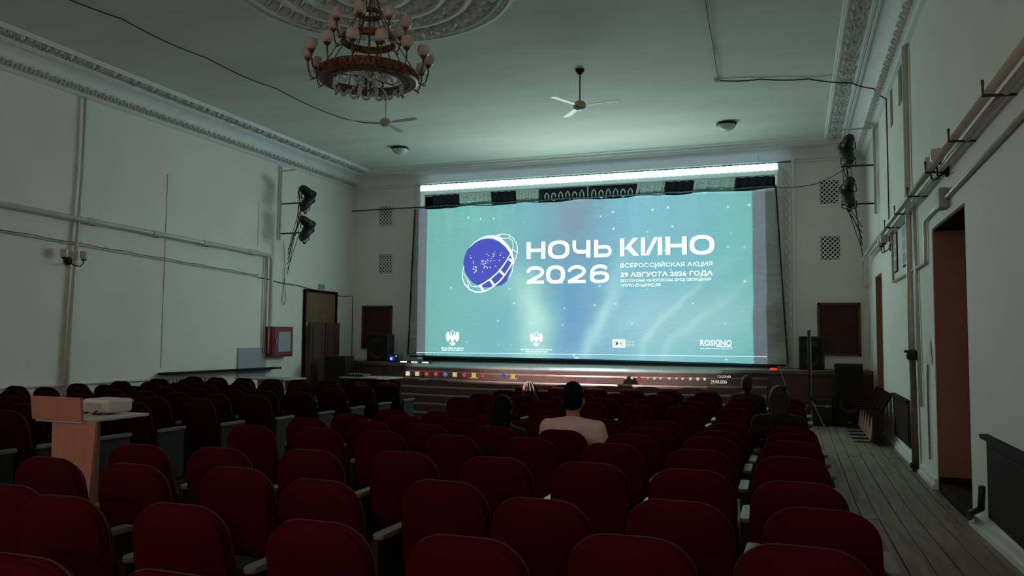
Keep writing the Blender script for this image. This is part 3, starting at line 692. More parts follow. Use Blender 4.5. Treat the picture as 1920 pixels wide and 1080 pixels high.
for px_ in (1137, 1635):
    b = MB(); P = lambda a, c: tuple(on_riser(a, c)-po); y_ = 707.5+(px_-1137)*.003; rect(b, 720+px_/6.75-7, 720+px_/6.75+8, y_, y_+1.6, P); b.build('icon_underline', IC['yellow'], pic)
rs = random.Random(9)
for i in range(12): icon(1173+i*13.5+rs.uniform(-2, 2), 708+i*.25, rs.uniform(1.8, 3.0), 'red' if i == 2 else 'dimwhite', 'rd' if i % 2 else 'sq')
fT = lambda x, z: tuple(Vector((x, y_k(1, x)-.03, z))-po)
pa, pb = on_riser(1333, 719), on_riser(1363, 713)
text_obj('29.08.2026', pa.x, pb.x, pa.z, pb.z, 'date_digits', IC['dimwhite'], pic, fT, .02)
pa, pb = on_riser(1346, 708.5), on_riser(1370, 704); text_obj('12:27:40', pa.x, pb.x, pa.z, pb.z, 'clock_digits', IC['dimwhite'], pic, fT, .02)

# ------------------------------------------------------------------ valance behind the screen top
val = thing('stage_valance', 'gathered valance of alternating black and pale drapes above the screen', 'valance', (XC, YF+.12, 5.6)); vo_ = Vector((XC, YF+.12, 5.6))
edges = [(812, 862, 'vblack'), (862, 921, 'vlight'), (921, 968, 'vblack'), (968, 1012, 'vlight'), (1012, 1198, 'vblack'), (1198, 1250, 'vlight'), (1250, 1305, 'vblack'), (1305, 1382, 'vlight'), (1382, 1450, 'vblack')]
yv = YF+.10
for n_, (pa, pb, mt_) in enumerate(edges):
    xa, xb = on_y(pa, 370, yv).x-.02, on_y(pb, 370, yv).x+.02; b = MB(); nx, nz_ = 26, 8; vs = []
    for j in range(nz_+1):
        z = 5.78-.75*j/nz_
        for i in range(nx+1):
            t = i/nx; x = xa+(xb-xa)*t+(.10 if pb < 1100 else -.10)*(j/nz_)*(1 if n_ != 4 else 0)
            vs.append((x-vo_.x, yv-.055*math.sin(t*nx*.95+j*.35)*(1 if n_ != 4 else .25)-vo_.y, z-vo_.z))
    b.add(vs, [(j*(nx+1)+i, j*(nx+1)+i+1, (j+1)*(nx+1)+i+1, (j+1)*(nx+1)+i) for j in range(nz_) for i in range(nx)])
    p = b.build('drape', mt_, val, smooth=True)
    if mt_ == 'vlight':
        sb = MB(); 
        for i in range(5):
            sb.tube([(xa+(xb-xa)*(.08+.84*t_)-vo_.x, yv-.045-vo_.y, 5.72-.12*i-.10*math.sin(math.pi*t_)*(.6+.2*i)-vo_.z) for t_ in [q/8 for q in range(9)]], .016, 5)
        sb.build('swag_fold', 'vlight', p)
xa, xb = on_y(1018, 370, yv).x, on_y(1192, 370, yv).x; b = MB(); xc = (xa+xb)/2
for sg in (-1, 1):
    for i in range(6):
        cx = xc+sg*(.16+.19*i); h = .13-.008*i
        pts = [(cx-.06*sg, 5.48-h), (cx-.05*sg, 5.48+h*.3), (cx, 5.48+h), (cx+.05*sg, 5.48+h*.3), (cx+.045*sg, 5.48-h*.8)]
        if i % 3 == 1: pts = [(cx+.055*math.cos(t), 5.46+.10*math.sin(t)) for t in [q*.6 for q in range(11)]]
        b.tube([(x-vo_.x, yv-.06-vo_.y, z-vo_.z) for x, z in pts], .017, 5)
b.tube([(xc-vo_.x, yv-.06-vo_.y, 5.32-vo_.z), (xc-vo_.x, yv-.06-vo_.y, 5.70-vo_.z)], .016, 5)
b.build('scroll_ornament', 'vlight', val)

# ------------------------------------------------------------------ theatre chairs
def rr_outline(w, h, rt, rb, n=7):
    pts = []
    for cx, cy, r, a0 in ((w/2-rt, h-rt*.8, rt, 0), (-w/2+rt, h-rt*.8, rt, 90), (-w/2+rb, rb, rb, 180), (w/2-rb, rb, rb, 270)):
        for i in range(n+1):
            a = R(a0+90*i/n); ry = r*.8 if a0 < 180 else r
            pts.append((cx+r*math.cos(a), cy+ry*math.sin(a)))
    return pts
def loft(outline, prof, z0, lean, cx=0, h=.5, bulge=0, taper=0):
    k = len(outline); vs = []; cyy = h/2
    for ins, y in prof:
        for a, c in outline:
            L = math.hypot(a, c-cyy); s = max(0, 1-ins/max(L, 1e-6)); aa, cc = a*s, cyy+(c-cyy)*s
            vs.append((cx+aa*(1-taper*cc/h), y-lean*cc+bulge*(aa/.25)**2, z0+cc))
    fs = [(i*k+j, i*k+(j+1) % k, (i+1)*k+(j+1) % k, (i+1)*k+j) for i in range(len(prof)-1) for j in range(k)]
    fs += [tuple(reversed(range(k))), tuple(range((len(prof)-1)*k, len(prof)*k))]
    return MB().add(vs, fs)
def make_chair(name, label, fabric):
    t = thing(name, label, 'chair'); h = .50; ol = rr_outline(.525, h, .17, .05); ol2 = rr_outline(.515, h-.01, .165, .05)
    loft(ol, [(.10,.105),(.05,.10),(.02,.085),(.0,.06),(.0,.03),(.008,.018)], .36, .20, h=h, taper=.10).build('backrest', fabric, t, smooth=True)
    loft(ol2, [(.006,.022),(.0,.010),(.008,-.002),(.03,-.010),(.10,-.016)], .362, .20, h=h, taper=.10).build('back_panel', fabric, t, smooth=True)
    b = loft(rr_outline(.47, .42, .08, .05), [(.03,0),(.0,.02),(.0,.075),(.03,.095),(.12,.105)], 0, 0, h=.42); b.v = [(x, .08+z, .34+y) for x, y, z in b.v]; b.build('seat', fabric, t, smooth=True)
    pp = [(a*(1-.10*c/h), .052-.20*c, .36+c*1.003) for a, c in ol[:16]]; MB().tube([(.256, .052-.20*.12, .48)]+pp+[(-.256, .052-.20*.12, .48)], .003, 5).build('rim_highlight', 'rim_highlight', t, smooth=True)  # lighter tube added along the back edge to draw its rim highlight
    for s in (1, -1):
        b = MB().box(s*.295-.018, s*.295+.018, .02, .40, .10, .565); b.box(s*.295-.022, s*.295+.022, .0, .44, .005, .06); b.box(s*.295-.015, s*.295+.015, .12, .30, .06, .10)
        b.build('side_panel' if s == 1 else 'end_panel', 'side', t)
        b = loft(rr_outline(.065, .40, .03, .03, 4), [(.006,0),(0,.006),(0,.022),(.006,.028)], 0, 0, h=.40)
        b.v = [(s*.295+x, .03+z, .565+y) for x, y, z in b.v]; b.build('armrest' if s == 1 else 'end_armrest', 'arm', t)
    return t
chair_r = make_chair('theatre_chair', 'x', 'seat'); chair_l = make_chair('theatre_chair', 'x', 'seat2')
PX_ = lambda p: project(p)
# block between the two aisles
rear = [2.05, 2.88, 3.70, 4.58, 5.70, 6.80, 7.60, 8.48]
meas = {(1,0):(.02,3.11),(1,1):(-.59,3.03),(1,2):(-1.16,2.79),(1,3):(-1.80,2.80),(1,4):(-2.54,2.85),(1,5):(-3.16,2.79),
        (2,0):(.10,3.81),(2,1):(-.51,3.75),(2,2):(-1.11,3.55),(2,3):(-1.71,3.80),(2,4):(-2.31,3.58),(2,5):(-2.95,3.73),(2,6):(-3.56,3.60),(2,7):(-4.21,3.6),
        (3,0):(.01,4.47),(3,1):(-.57,4.69),(3,2):(-1.17,4.71),(3,3):(-1.77,4.69),(3,4):(-2.4,4.67),(3,5):(-2.97,4.47),(3,6):(-3.57,4.32),(3,7):(-4.17,4.25),
        (4,0):(-.03,5.67),(4,1):(-.65,5.8),(4,2):(-1.3,5.9),(4,3):(-1.98,6.0),(4,4):(-2.61,5.9),(4,5):(-3.25,5.9),(4,6):(-3.86,5.9),(4,7):(-4.46,5.79)}
front = [10.95, 11.85, 12.9, 14.0]
rows = [(y, i, False) for i, y in enumerate(rear)]+[(y, len(rear)+i, True) for i, y in enumerate(front)]
n_made = 0; occupied = {}
rj = random.Random(11)
for y, ri, fr in rows:
    for c in range(8):
        if (ri, c) in meas: x, yy = meas[(ri, c)]
        elif fr: x, yy = -.10-.66*c, y+rj.uniform(-.05, .05)
        else:
            pit = .60 if ri < 2 else .645
            x, yy = -.03-pit*c, y+rj.uniform(-.05, .05)
        if fr and ri == len(rows)-1 and c in (0,): continue
        px, py, dd = project((x, yy, .86+fl(yy)))
        if dd < .5 or not (-160 < px < 2010) or py > 1140: continue
        lab = 'dark red theatre chair, %s row from the camera, %s seat from the plank aisle' % (ORD[ri], ORD[c])
        o = dup(chair_r, (x, yy, fl(yy)), R(rj.uniform(-2, 2)), lab, 'dark red chairs between the aisles', skip=() if c == 7 else ('end_panel', 'end_armrest'))
        occupied[(ri, c)] = o; n_made += 1
# block along the blank wall
lrows = [4.35, 5.05, 5.80, 6.72, 7.70, 8.78, 9.85, 10.78, 11.66, 12.5]
for ri, y in enumerate(lrows):
    for c in range(8):
        x = -6.72-.05*max(0, min(1, (y-6)/5))*2-.61*c+.35*max(0, (6.5-y)/2.2); yy = y+rj.uniform(-.04, .04)
        if x < XL+.45: continue
        px, py, dd = project((x, yy, .95+fl(yy)))
        if dd < .5 or px < -160: continue
        lab = 'maroon theatre chair beyond the lectern, %s row from the camera, %s seat from its aisle' % (ORD[ri], ORD[c])
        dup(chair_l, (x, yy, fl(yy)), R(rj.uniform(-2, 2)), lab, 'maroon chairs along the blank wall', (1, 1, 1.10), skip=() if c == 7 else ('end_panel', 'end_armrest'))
for rt in (chair_r, chair_l):
    for ch in list(rt.children): bpy.data.objects.remove(ch)
    bpy.data.objects.remove(rt)

# ------------------------------------------------------------------ people
def cone_limb(b, p0, p1, r0_, r1_, n=10):
    p0, p1 = Vector(p0), Vector(p1); b.tube([p0, p0.lerp(p1, .5), p1], [r0_, (r0_+r1_)/2, r1_], n); b.ball(p0, r0_, n, 6); b.ball(p1, r1_, n, 6)
def remesh(o, vox, it=6):
    md = o.modifiers.new('skin_surface', 'REMESH'); md.mode = 'VOXEL'; md.voxel_size = vox; md.use_smooth_shade = True
    sm = o.modifiers.new('soften', 'SMOOTH'); sm.factor = .5; sm.iterations = it
def person(label, x, y, top, floor_z, top_mat, leg_mat, hair, sw=1.0, hs=1.0, turn=0, sleeves='short'):
    """seated figure facing the stage (+y); local origin on the floor under the pelvis; top = height of the crown above the floor"""
    t = thing('person', label, 'person', (x, y, floor_z), turn)
    hip = .47; hc = top-.125*hs; nk = top-.25*hs; sh = nk-.075
    S = .185*sw; b = MB()
    hd = (0, .03, hc)
    b.ball(hd, (.075*hs, .095*hs, .118*hs), 16, 12); b.ball((0, .065, hc-.05*hs), (.055*hs, .055*hs, .07*hs), 12, 8)
    for s in (-1, 1): b.ball((s*.079*hs, .02, hc-.015*hs), (.014*hs, .024*hs, .034*hs), 8, 6)
    b.ball((0, .125*hs, hc-.02*hs), (.014, .022, .026), 8, 6)
    for s in (-1, 1): b.ball((s*.03*hs, .108*hs, hc+.005), (.016, .012, .012), 8, 5)
    b.ball((0, .108*hs, hc-.065*hs), (.024, .014, .010), 8, 5)
    cone_limb(b, (0, -.005, nk-.06), (0, .02, nk+.06), .058*hs, .052*hs)
    cone_limb(b, (0, .02, hip+.06), (0, .0, hip+.28), .145, .14); cone_limb(b, (0, .0, hip+.26), (0, -.015, sh-.05), .14, .13)
    for s in (-1, 1):
        b.ball((s*.07, .05, hip+.05), (.11, .13, .09), 10, 6)
        cone_limb(b, (s*.06, -.01, sh-.01), (s*S, 0, sh-.03), .065, .062)
        el = (s*(S+.06), .06, sh-.30); wr_ = (s*(S-.02), .26, hip+.17)
        cone_limb(b, (s*S, 0, sh-.03), el, .056, .043); cone_limb(b, el, wr_, .042, .028)
        hc_ = Vector(wr_)+Vector((-s*.02, .05, -.015)); b.ball(hc_, (.036, .05, .018), 8, 6)
        for k, (ln, dx) in enumerate(((.055, -.028), (.068, -.010), (.064, .008), (.05, .025))):
            f0 = hc_+Vector((dx, .035, 0)); f1 = f0+Vector((0, ln*.55, -.006)); f2 = f1+Vector((0, ln*.4, -.022))
            b.tube([f0, f1, f2], [.0095, .009, .0075], 6)
        th = hc_+Vector((-s*.032, -.005, .004)); b.tube([th, th+Vector((-s*.022, .028, -.004)), th+Vector((-s*.028, .052, -.012))], [.011, .010, .008], 6)
        kn = (s*.11, .42, hip+.05); an = (s*.11, .38, .09)
        cone_limb(b, (s*.085, .05, hip+.04), kn, .085, .058); cone_limb(b, kn, an, .056, .038); cone_limb(b, (s*.11, .36, .045), (s*.12, .52, .035), .042, .034)
    o = b.build('body', 'skin', t); remesh(o, .011)
    c = MB()
    cone_limb(c, (0, .02, hip+.05), (0, .0, hip+.28), .165, .163); cone_limb(c, (0, .0, hip+.26), (0, -.015, sh-.06), .163, .15)
    cone_limb(c, (0, -.012, sh-.03), (0, -.008, nk-.045), .095, .072)
    for s in (-1, 1):
        cone_limb(c, (s*.05, -.012, sh-.015), (s*S, 0, sh-.035), .088, .078)
        cone_limb(c, (s*.05, -.01, sh-.12), (s*S*.85, 0, sh-.12), .12, .09)
        el = Vector((s*(S+.06), .06, sh-.30)); shv = Vector((s*S, 0, sh-.03)); wr_ = Vector((s*(S-.02), .26, hip+.17))
        if sleeves == 'short': cone_limb(c, shv, shv.lerp(el, .75), .078, .075)
        else: cone_limb(c, shv, el, .074, .06); cone_limb(c, el, el.lerp(wr_, .93), .06, .042)
    o = c.build('top', top_mat, t); remesh(o, .013)
    g = MB()
    for s in (-1, 1):
        kn = (s*.11, .42, hip+.05); g.ball((s*.07, .05, hip+.05), (.125, .15, .105), 10, 6)
        cone_limb(g, (s*.085, .05, hip+.04), kn, .10, .072); cone_limb(g, kn, (s*.11, .38, .12), .07, .055)
    o = g.build('trousers', leg_mat, t); remesh(o, .015)
    for s in (-1, 1):
        f = MB(); cone_limb(f, (s*.11, .35, .05), (s*.12, .53, .042), .05, .042); o = f.build('shoe', 'black', t); remesh(o, .014, 3)
    hb = MB(); hm = 'hair'
    if hair in ('short', 'cropped'):
        hb.ball((0, .005, hc+.022*hs), (.086*hs, .105*hs, .118*hs), 16, 10); hb.ball((0, -.035, hc-.005*hs), (.078*hs, .068*hs, .075*hs), 14, 8)
    elif hair == 'long':
        hb.ball((0, .0, hc+.015), (.098, .115, .125), 16, 10); hb.ball((0, -.035, hc-.09), (.105, .085, .15), 14, 8); hb.ball((0, -.05, hc-.2), (.112, .07, .16), 14, 8)
    elif hair == 'bun':
        hm = 'hairb'; hb.ball((0, .0, hc+.02), (.094, .112, .118), 16, 10); hb.ball((0, -.05, hc-.05), (.09, .07, .12), 14, 8); hb.ball((.03, -.05, hc+.105), (.06, .05, .035), 10, 6); hb.ball((0, -.065, hc-.16), (.085, .055, .13), 12, 8); hb.ball((-.06, .0, hc-.02), (.05, .08, .09), 10, 6); hb.ball((.06, .0, hc-.02), (.05, .08, .09), 10, 6)
    elif hair == 'streaked':
        hm = 'hair'; hb.ball((0, .0, hc+.02), (.092, .11, .112), 16, 10); hb.ball((0, -.04, hc-.06), (.088, .07, .11), 14, 8)
    elif hair == 'cap':
        hm = 'hairb'; hb.ball((0, .0, hc+.02), (.090, .108, .116), 16, 10); hb.ball((0, -.04, hc-.05), (.082, .066, .09), 14, 8)
    o = hb.build('hair', hm, t); remesh(o, .011, 5)
    if hair == 'streaked':
        q = MB(); rs = random.Random(2)
        for k in range(5):
            a = (-1.1, -.6, -.1, .5, 1.1)[k]; r_ = .098+rs.uniform(0, .006)
            q.tube([(r_*math.sin(a*f)*1.0, -.02-.085*math.sin(f*1.4)*abs(math.cos(a)), hc+.02+.118*math.cos(f*1.55)-(.05*f if f > .8 else 0)) for f in (.05, .3, .55, .8, 1.0, 1.15)], [.004, .006, .006, .006, .005, .003], 5)
        q.build('blond_strands', 'hairl', o)
    return t
person('person in a pale short-sleeved top with close-cropped dark hair, seated mid-hall', -1.93, 7.06, 1.275, fl(7.1), 'tee', 'trousers', 'short', 1.28, 1.22)
person('person with long straight black hair and dark clothes, beside the pale-topped viewer', -2.60, 7.0, 1.14, fl(7.0), 'darktop', 'trousers', 'long', 1.0, 1.05, sleeves='long')
person('small viewer with pale streaks in dark hair, near the stage steps', -4.03, 12.1, 1.06, 0, 'darktop', 'trousers', 'streaked', .95, 1.05, sleeves='long')
person('viewer in dark clothes sitting in the front row near the tripod', -.72, 13.2, 1.20, 0, 'darktop', 'trousers', 'cap', 1.05, 1.1, sleeves='long')
person('viewer with brown hair gathered up and a dark top, in the seat by the aisle', -.16, 8.75, 1.28, fl(8.9), 'darktop', 'trousers', 'bun', 1.12, 1.15, sleeves='long')

# ------------------------------------------------------------------ lectern, projector, tables
LY = 4.39; z0 = fl(LY)
lec = thing('lectern', 'beige laminate lectern with a broad front board, standing in the aisle', 'lectern', (-4.98, LY+.2, z0)); lo_ = Vector((-4.98, LY+.2, z0))
b = MB().prism([(-5.165,z0),(-4.83,z0),(-4.765,1.13),(-5.19,1.13)], lambda a, c, d: tuple(Vector((a, d, c))-lo_), LY, LY+.025); b.build('front_panel', 'lectern', lec, bevel=.004)
b = MB().prism([(-5.345,1.128),(-4.86,1.128),(-4.845,1.30),(-5.335,1.30)], lambda a, c, d: tuple(Vector((a, d-.03*(c-1.13)/.17, c))-lo_), LY-.04, LY-.015); b.build('head_board', 'lectern', lec, bevel=.004)
MB().box(-.36, .10, -.215, .42, .95, .972).build('top_shelf', 'white', lec, bevel=.004)
MB().box(-.19, -.165, -.17, .20, .0, .95).build('side_panel', 'lectern', lec)
MB().box(-.20, .14, -.17, .24, .0, .03).build('base', 'lectern', lec)
pj = thing('projector', 'white box projector on the shelf of the lectern', 'projector', (-5.16, LY+.47, 1.133)); 
MB().box(-.14, .14, -.12, .12, .012, .118).build('housing', 'white', pj, bevel=.022)
MB().lathe([(0, 0), (.034, 0), (.036, .02), (.03, .03), (.0, .022)], (.09, .115, .085), 18, 'y').build('lens', 'black', pj, smooth=True)
for dx_ in (-.12, .12): MB().lathe([(0, 0), (.014, 0), (.014, .014), (0, .014)], (dx_, -.09, 0), 10).build('foot', 'black', pj)
b = MB()
for k in range(7): b.box(-.10+.025*k, -.09+.025*k, -.1208, -.1195, .04, .09)
b.build('vent_slots', 'greypanel', pj)
MB().tube([(.02, -.12, .03), (.03, -.16, .008), (.12, -.17, .008)], .006, 6).build('power_cord', 'cable', pj)

def table(name, label, loc, w, d, h, top, leg, rz=0):
    t = thing(name, label, 'table', loc, rz)
    MB().box(-w/2, w/2, -d/2, d/2, h-.03, h).build('table_top', top, t, bevel=.006)
    MB().box(-w/2+.04, w/2-.04, d/2-.06, d/2-.04, h-.30, h-.03).build('apron', leg, t)
    for sx in (-1, 1):
        for sy in (-1, 1): MB().box(sx*(w/2-.05)-.022, sx*(w/2-.05)+.022, sy*(d/2-.05)-.022, sy*(d/2-.05)+.022, 0, h-.03).build('leg', leg, t)
    return t
p = on_z(512, 709, .86); table('side_table', 'pale-topped table beside the blank wall near the red cabinet', (-10.6, 14.25, 0), 1.25, .8, .86, 'tabletop', 'tabletop')
table('control_desk', 'dark desk with a mixer in front of the stage corner', (-8.35, 14.6, 0), 1.15, .65, .92, 'tabletop', 'darkbrown')
mx = thing('sound_mixer', 'flat sound mixer lying on the dark desk', 'mixer', (-8.68, 14.6, .92))
MB().box(-.22, .22, -.16, .16, 0, .05).build('mixer_body', 'black', mx, bevel=.01)
for k in range(6): MB().lathe([(0, 0), (.012, 0), (.01, .02), (0, .022)], (-.17+.065*k, .05, .05), 8).build('knob', 'steel', mx)
b = MB()
for k in range(6): b.box(-.178+.065*k, -.162+.065*k, -.10, -.06, .05, .066)
b.build('fader_row', 'steel', mx)

# ------------------------------------------------------------------ loudspeakers, stage gear
def speaker(label, loc, w, d, h, rz=0, horns=True):
    t = thing('loudspeaker', label, 'loudspeaker', loc, rz)
    MB().box(-w/2, w/2, -d/2, d/2, .012, h).build('cabinet', 'black', t, bevel=.015)
    MB().box(-w/2+.025, w/2-.025, -d/2-.012, -d/2, .05, h-.04).build('grille', 'grille', t, bevel=.004)
    MB().lathe([(.0, -.004), (w*.16, 0), (w*.34, -.012), (w*.36, -.016), (w*.36, 0)], (0, -d/2-.008, h*.36), 20, 'y').build('woofer_ring', 'black', t, smooth=True)
    if horns: MB().box(-w*.3, w*.3, -d/2-.018, -d/2-.010, h*.68, h*.86).build('horn', 'black', t, bevel=.006)
    MB().box(-.03, .03, -d/2-.016, -d/2-.010, .07, .10).build('badge', 'steel', t)
    for sx in (-1, 1): MB().lathe([(0, 0), (.02, 0), (.02, .014), (0, .014)], (sx*(w/2-.05), 0, 0), 8).build('foot', 'black', t)
    return t
speaker('black loudspeaker standing on the stage before the boarded opening by the blue light', (-10.46, 18.75, 1.11), .60, .45, .72, R(6))
speaker('black loudspeaker on the stage beside the tripod', (.36, 18.75, 1.11), .50, .45, .74, R(-6))
speaker('large black subwoofer on the floor behind the tripod', (1.06, 17.95, 0), .55, .55, 1.28, R(-4), False)
speaker('black floor cabinet between the doorway panel and the dark desk', (-10.95, 17.5, 0), .60, .5, 1.26, R(8), False)
t = thing('equipment_case', 'low black case at the foot of the stage beside the subwoofer', 'case', (.50, 17.75, 0)); MB().box(-.22, .22, -.2, .2, 0, .55).build('case_body', 'black', t, bevel=.015); MB().box(-.21, .21, -.205, .205, .40, .42).build('case_seam', 'steel', t)
for k in (-1, 1): MB().box(k*.12-.025, k*.12+.025, -.215, -.2, .38, .44).build('latch', 'steel', t)
t = thing('tripod_stand', 'tall thin tripod stand with a rolled black case before the stage', 'stand', (.30, 16.9, 0))
MB().tube([(0, 0, .05), (0, 0, 1.98)], .016, 8).build('pole', 'steel', t); MB().box(-.055, -.005, -.04, .04, .35, 1.96).build('rolled_case', 'black', t, bevel=.012); MB().lathe([(0, .0), (.03, 0), (.03, .08), (0, .08)], (0, 0, .55), 10).build('collar', 'black', t)
for a in (200, 320, 85): MB().tube([(0, 0, .58), (.34*math.cos(R(a)), .34*math.sin(R(a)), .015)], .012, 6).build('leg', 'steel', t)
# lights along the stage lip
LED = emit_mat('white_led', (225, 235, 255), 6); BLUELED = emit_mat('blue_led', (50, 60, 255), 14)
for k, px in enumerate((768, 787, 801)):
    p = on_z(px, 681, 1.16); p = Vector((-9.15+.34*k, 17.65-.09*k, 1.116))
    t = thing('wireless_receiver', 'small black box with aerials and white lamp at stage edge, %s from blue light' % ORD[k], 'receiver', tuple(p))
    MB().box(-.12, .12, -.08, .08, 0, .055).build('housing', 'black', t, bevel=.006)
    MB().box(-.085, .085, -.084, -.081, .016, .036).build('lamp_bar', LED, t)
    for s in (-1, 1): MB().tube([(s*.10, .06, .05), (s*.12, .06, .26)], [.006, .004], 6).build('aerial', 'black', t)
t = thing('stage_light', 'black stage lamp glowing blue at the edge of the stage', 'lamp', (-9.62, 17.95, 1.115))
MB().box(-.17, .17, -.10, .10, .03, .20).build('housing', 'black', t, bevel=.01); MB().lathe([(0, -.012), (.03, -.01), (.034, 0)], (-.03, -.10, .09), 14, 'y').build('blue_lens', BLUELED, t)
MB().box(.10, .12, -.103, -.10, .15, .165).build('status_lamp', LED, t); MB().box(-.12, .12, -.06, .06, 0, .03).build('base', 'black', t)
pl = bpy.data.lights.new('stage_light_glow', 'POINT'); plo = bpy.data.objects.new('stage_light_glow', pl); COL.objects.link(plo); pl.energy = 1.2; pl.color = (.15, .2, 1); pl.shadow_soft_size = .03; plo.location = (-9.66, 17.80, 1.21)
t = MB().tube([(-.32, 17.8, 1.13), (-.28, 17.7, 1.12), (-.25, 17.62, 1.0), (-.15, 17.5, .7), (-.10, 17.4, .35), (-.1, 17.2, .02)], .012, 6).build('stage_cable', 'cablew'); tag(t, 'pale cable hanging down from the stage edge behind the seated viewers', 'cable')
t = MB().box(-.50, -.36, 17.85, 17.92, 1.115, 1.16).build('power_strip', mat('red_lamp', (160, 60, 60), .5, emit=(255, 60, 60), estr=.8), bevel=.008); tag(t, 'small block with a red lamp at the stage corner', 'power strip')

# ------------------------------------------------------------------ wooden folding seats along the aisle wall
def fold_seat(label, loc):
    t = thing('folding_seat', label, 'chair', loc, 0, 'folding seats along the aisle wall')
    b = loft(rr_outline(.46, .46, .06, .03), [(.02,0),(0,.008),(0,.030),(.02,.038)], 0, 0, h=.46); b.v = [(.16+.24*(z/.46)-y, x, .44+.42*z/.46) for x, y, z in b.v]; b.build('backrest', 'seat2', t, bevel=0)
    b = loft(rr_outline(.46, .38, .05, .05), [(.02,0),(0,.01),(0,.04),(.02,.05)], 0, 0, h=.38); b.v = [(.16-z*.12, x, .46-z*.9+y*.0) if 0 else (.14-y-z*.18, x, .44-z) for x, y, z in b.v]; b.build('seat', 'brown', t)
    for s in (-1, 1):
        MB().box(-.22, .26, s*.25-.015, s*.25+.015, .04, .06).build('foot_bar', 'black', t); MB().box(.06, .20, s*.25-.016, s*.25+.016, .06, .60).build('side_frame', 'black', t); MB().box(-.20, .18, s*.25-.025, s*.25+.025, .60, .625).build('armrest', 'darkbrown', t, bevel=.005)
    return t
for k in range(5): fold_seat('dark wooden folding seat against the aisle wall, %s from the camera' % ORD[k], (1.16, 14.95+.56*k, 0))

# ------------------------------------------------------------------ pipes, cables and fittings on the long wall
wx = XL+.10
def elbow(a, c, d, r=.12, n=6):      # rounded corner points between a->c->d
    a, c, d = Vector(a), Vector(c), Vector(d); p0 = c+(a-c).normalized()*r; p1 = c+(d-c).normalized()*r
    return [p0*(1-t)**2+c*2*t*(1-t)+p1*t**2 for t in [i/n for i in range(n+1)]]
t = thing('water_pipe', 'thick pale pipe running along the blank wall and down to the red cabinet', 'pipe', (wx, 15.65, 1.9)); o_ = Vector((wx, 15.65, 1.9))
pts = [(wx, 5.5, 3.86)]+elbow((wx, 5.5, 3.86), (wx, 15.72, 3.67), (wx, 15.72, 1.5))+elbow((wx, 15.72, 2.5), (wx, 15.72, 1.32), (wx, 15.95, 1.30), .06)+[(wx, 15.9, 1.30)]
smooth_angle(MB().tube([Vector(p)-o_ for p in pts], .048, 12).build('pipe_run', 'pipe', t), 50)
for y in (8.3, 10.6, 12.1, 13.5, 15.0):
    z = 3.86-.19*(y-5.5)/10.2; MB().lathe([(.050, -.13), (.062, -.12), (.062, .12), (.050, .13)], Vector((wx, y, z))-o_, 12, 'y').build('coupling', 'pipe', t)
    MB().tube([Vector((XL, y+.05, z-.05))-o_, Vector((wx, y+.05, z-.06))-o_], .012, 6).build('support', 'bracket', t)
t = tag(MB().tube([(XL+.05, 15.56, 3.63), (XL+.05, 15.55, 1.35)], .018, 8).build('drain_pipe', 'pipe', smooth=True), 'thin pale riser beside the thick pipe above the red cabinet', 'pipe')
t = tag(MB().tube([(XL+.06, 10.36, 5.96), (XL+.06, 10.36, 4.6), (XL+.065, 10.30, 3.2), (XL+.06, 10.24, 1.5), (XL+.06, 10.22, .05)], [.024, .026, .032, .042, .046], 12).build('riser_pipe', 'pipe', smooth=True), 'tall pale vertical riser pipe behind the wall lamp on the blank wall', 'pipe')
pts = [(XL+.03, 5.5+i*.4, 3.52-.012*i-.02*math.sin(i*1.3)-.012*max(0, i-14)) for i in range(25)]
t = thing('wall_conduit', 'thin pale conduit with a sagging dark cable below the thick pipe', 'conduit', (XL, 10, 3.3)); o_ = Vector((XL, 10, 3.3))
MB().tube([Vector((XL+.03, 5.5, 3.50))-o_, Vector((XL+.03, 15.3, 3.15))-o_], .018, 8).build('conduit_run', 'pipe', t, smooth=True)
MB().tube([Vector((XL+.06, 5.5+i*.327, 3.535-.0117*i-.02*abs(math.sin(i*1.05))))-o_ for i in range(31)], .006, 6).build('conduit_cable', 'cable', t)
t = tag(MB().tube([(XL+.03, 15.3+i*.2, 3.12-.012*i+.012*math.sin(i)) for i in range(17)]+[(XL+.03, 18.9, 2.86), (XL+.04, 19.35, 2.9), (XL+.05, 19.5, 2.9), (XL+.05, 19.52, 1.2)], .010, 6).build('wall_cable', 'cable'), 'black cable drooping along the wall over the side doorway', 'cable')
t = tag(MB().tube([(XL+.05, 16.22, 4.1), (XL+.03, 16.34, 3.5), (XL+.03, 16.30, 2.85), (XL+.03, 16.24, 2.62), (XL+.03, 16.34, 2.52), (XL+.03, 16.42, 2.64), (XL+.03, 16.36, 2.95), (XL+.03, 16.33, 3.2)], .007, 6).build('feed_cable', 'cablew'), 'thin cable loop beneath the lamp bracket on the blank wall', 'cable')
# wall lamps
def sconce(label, loc, rz):
    t = thing('wall_sconce', label, 'wall lamp', loc, rz)          # wall at local x=0, lamp towards +x
    MB().lathe([(0, 0), (.075, 0), (.07, .02), (.03, .035), (0, .04)], (0, 0, 0), 16, 'x').build('back_plate', 'darkmetal', t, smooth=True)
    for s in (-1, 1):
        MB().tube([(.03, 0, -.02), (.08, s*.06, -.07), (.12, s*.14, -.08), (.13, s*.19, -.03), (.13, s*.20, .02)], .010, 8).build('arm', 'darkmetal', t, smooth=True)
        c = (.13, s*.20, .02); MB().lathe([(0, 0), (.035, .005), (.045, .02), (.03, .03), (0, .03)], c, 12).build('cup', 'darkmetal', t, smooth=True)
        smooth_angle(MB().lathe([(.0, .028), (.045, .03), (.062, .06), (.066, .12), (.060, .17), (.056, .17), (.060, .12), (.056, .065), (.0, .04)], c, 16).build('glass_shade', 'opal', t), 50)
    return t
sconce('twin-shade wall lamp on the blank wall beside the riser pipe', (XL+.01, 10.2, 3.02), 0)
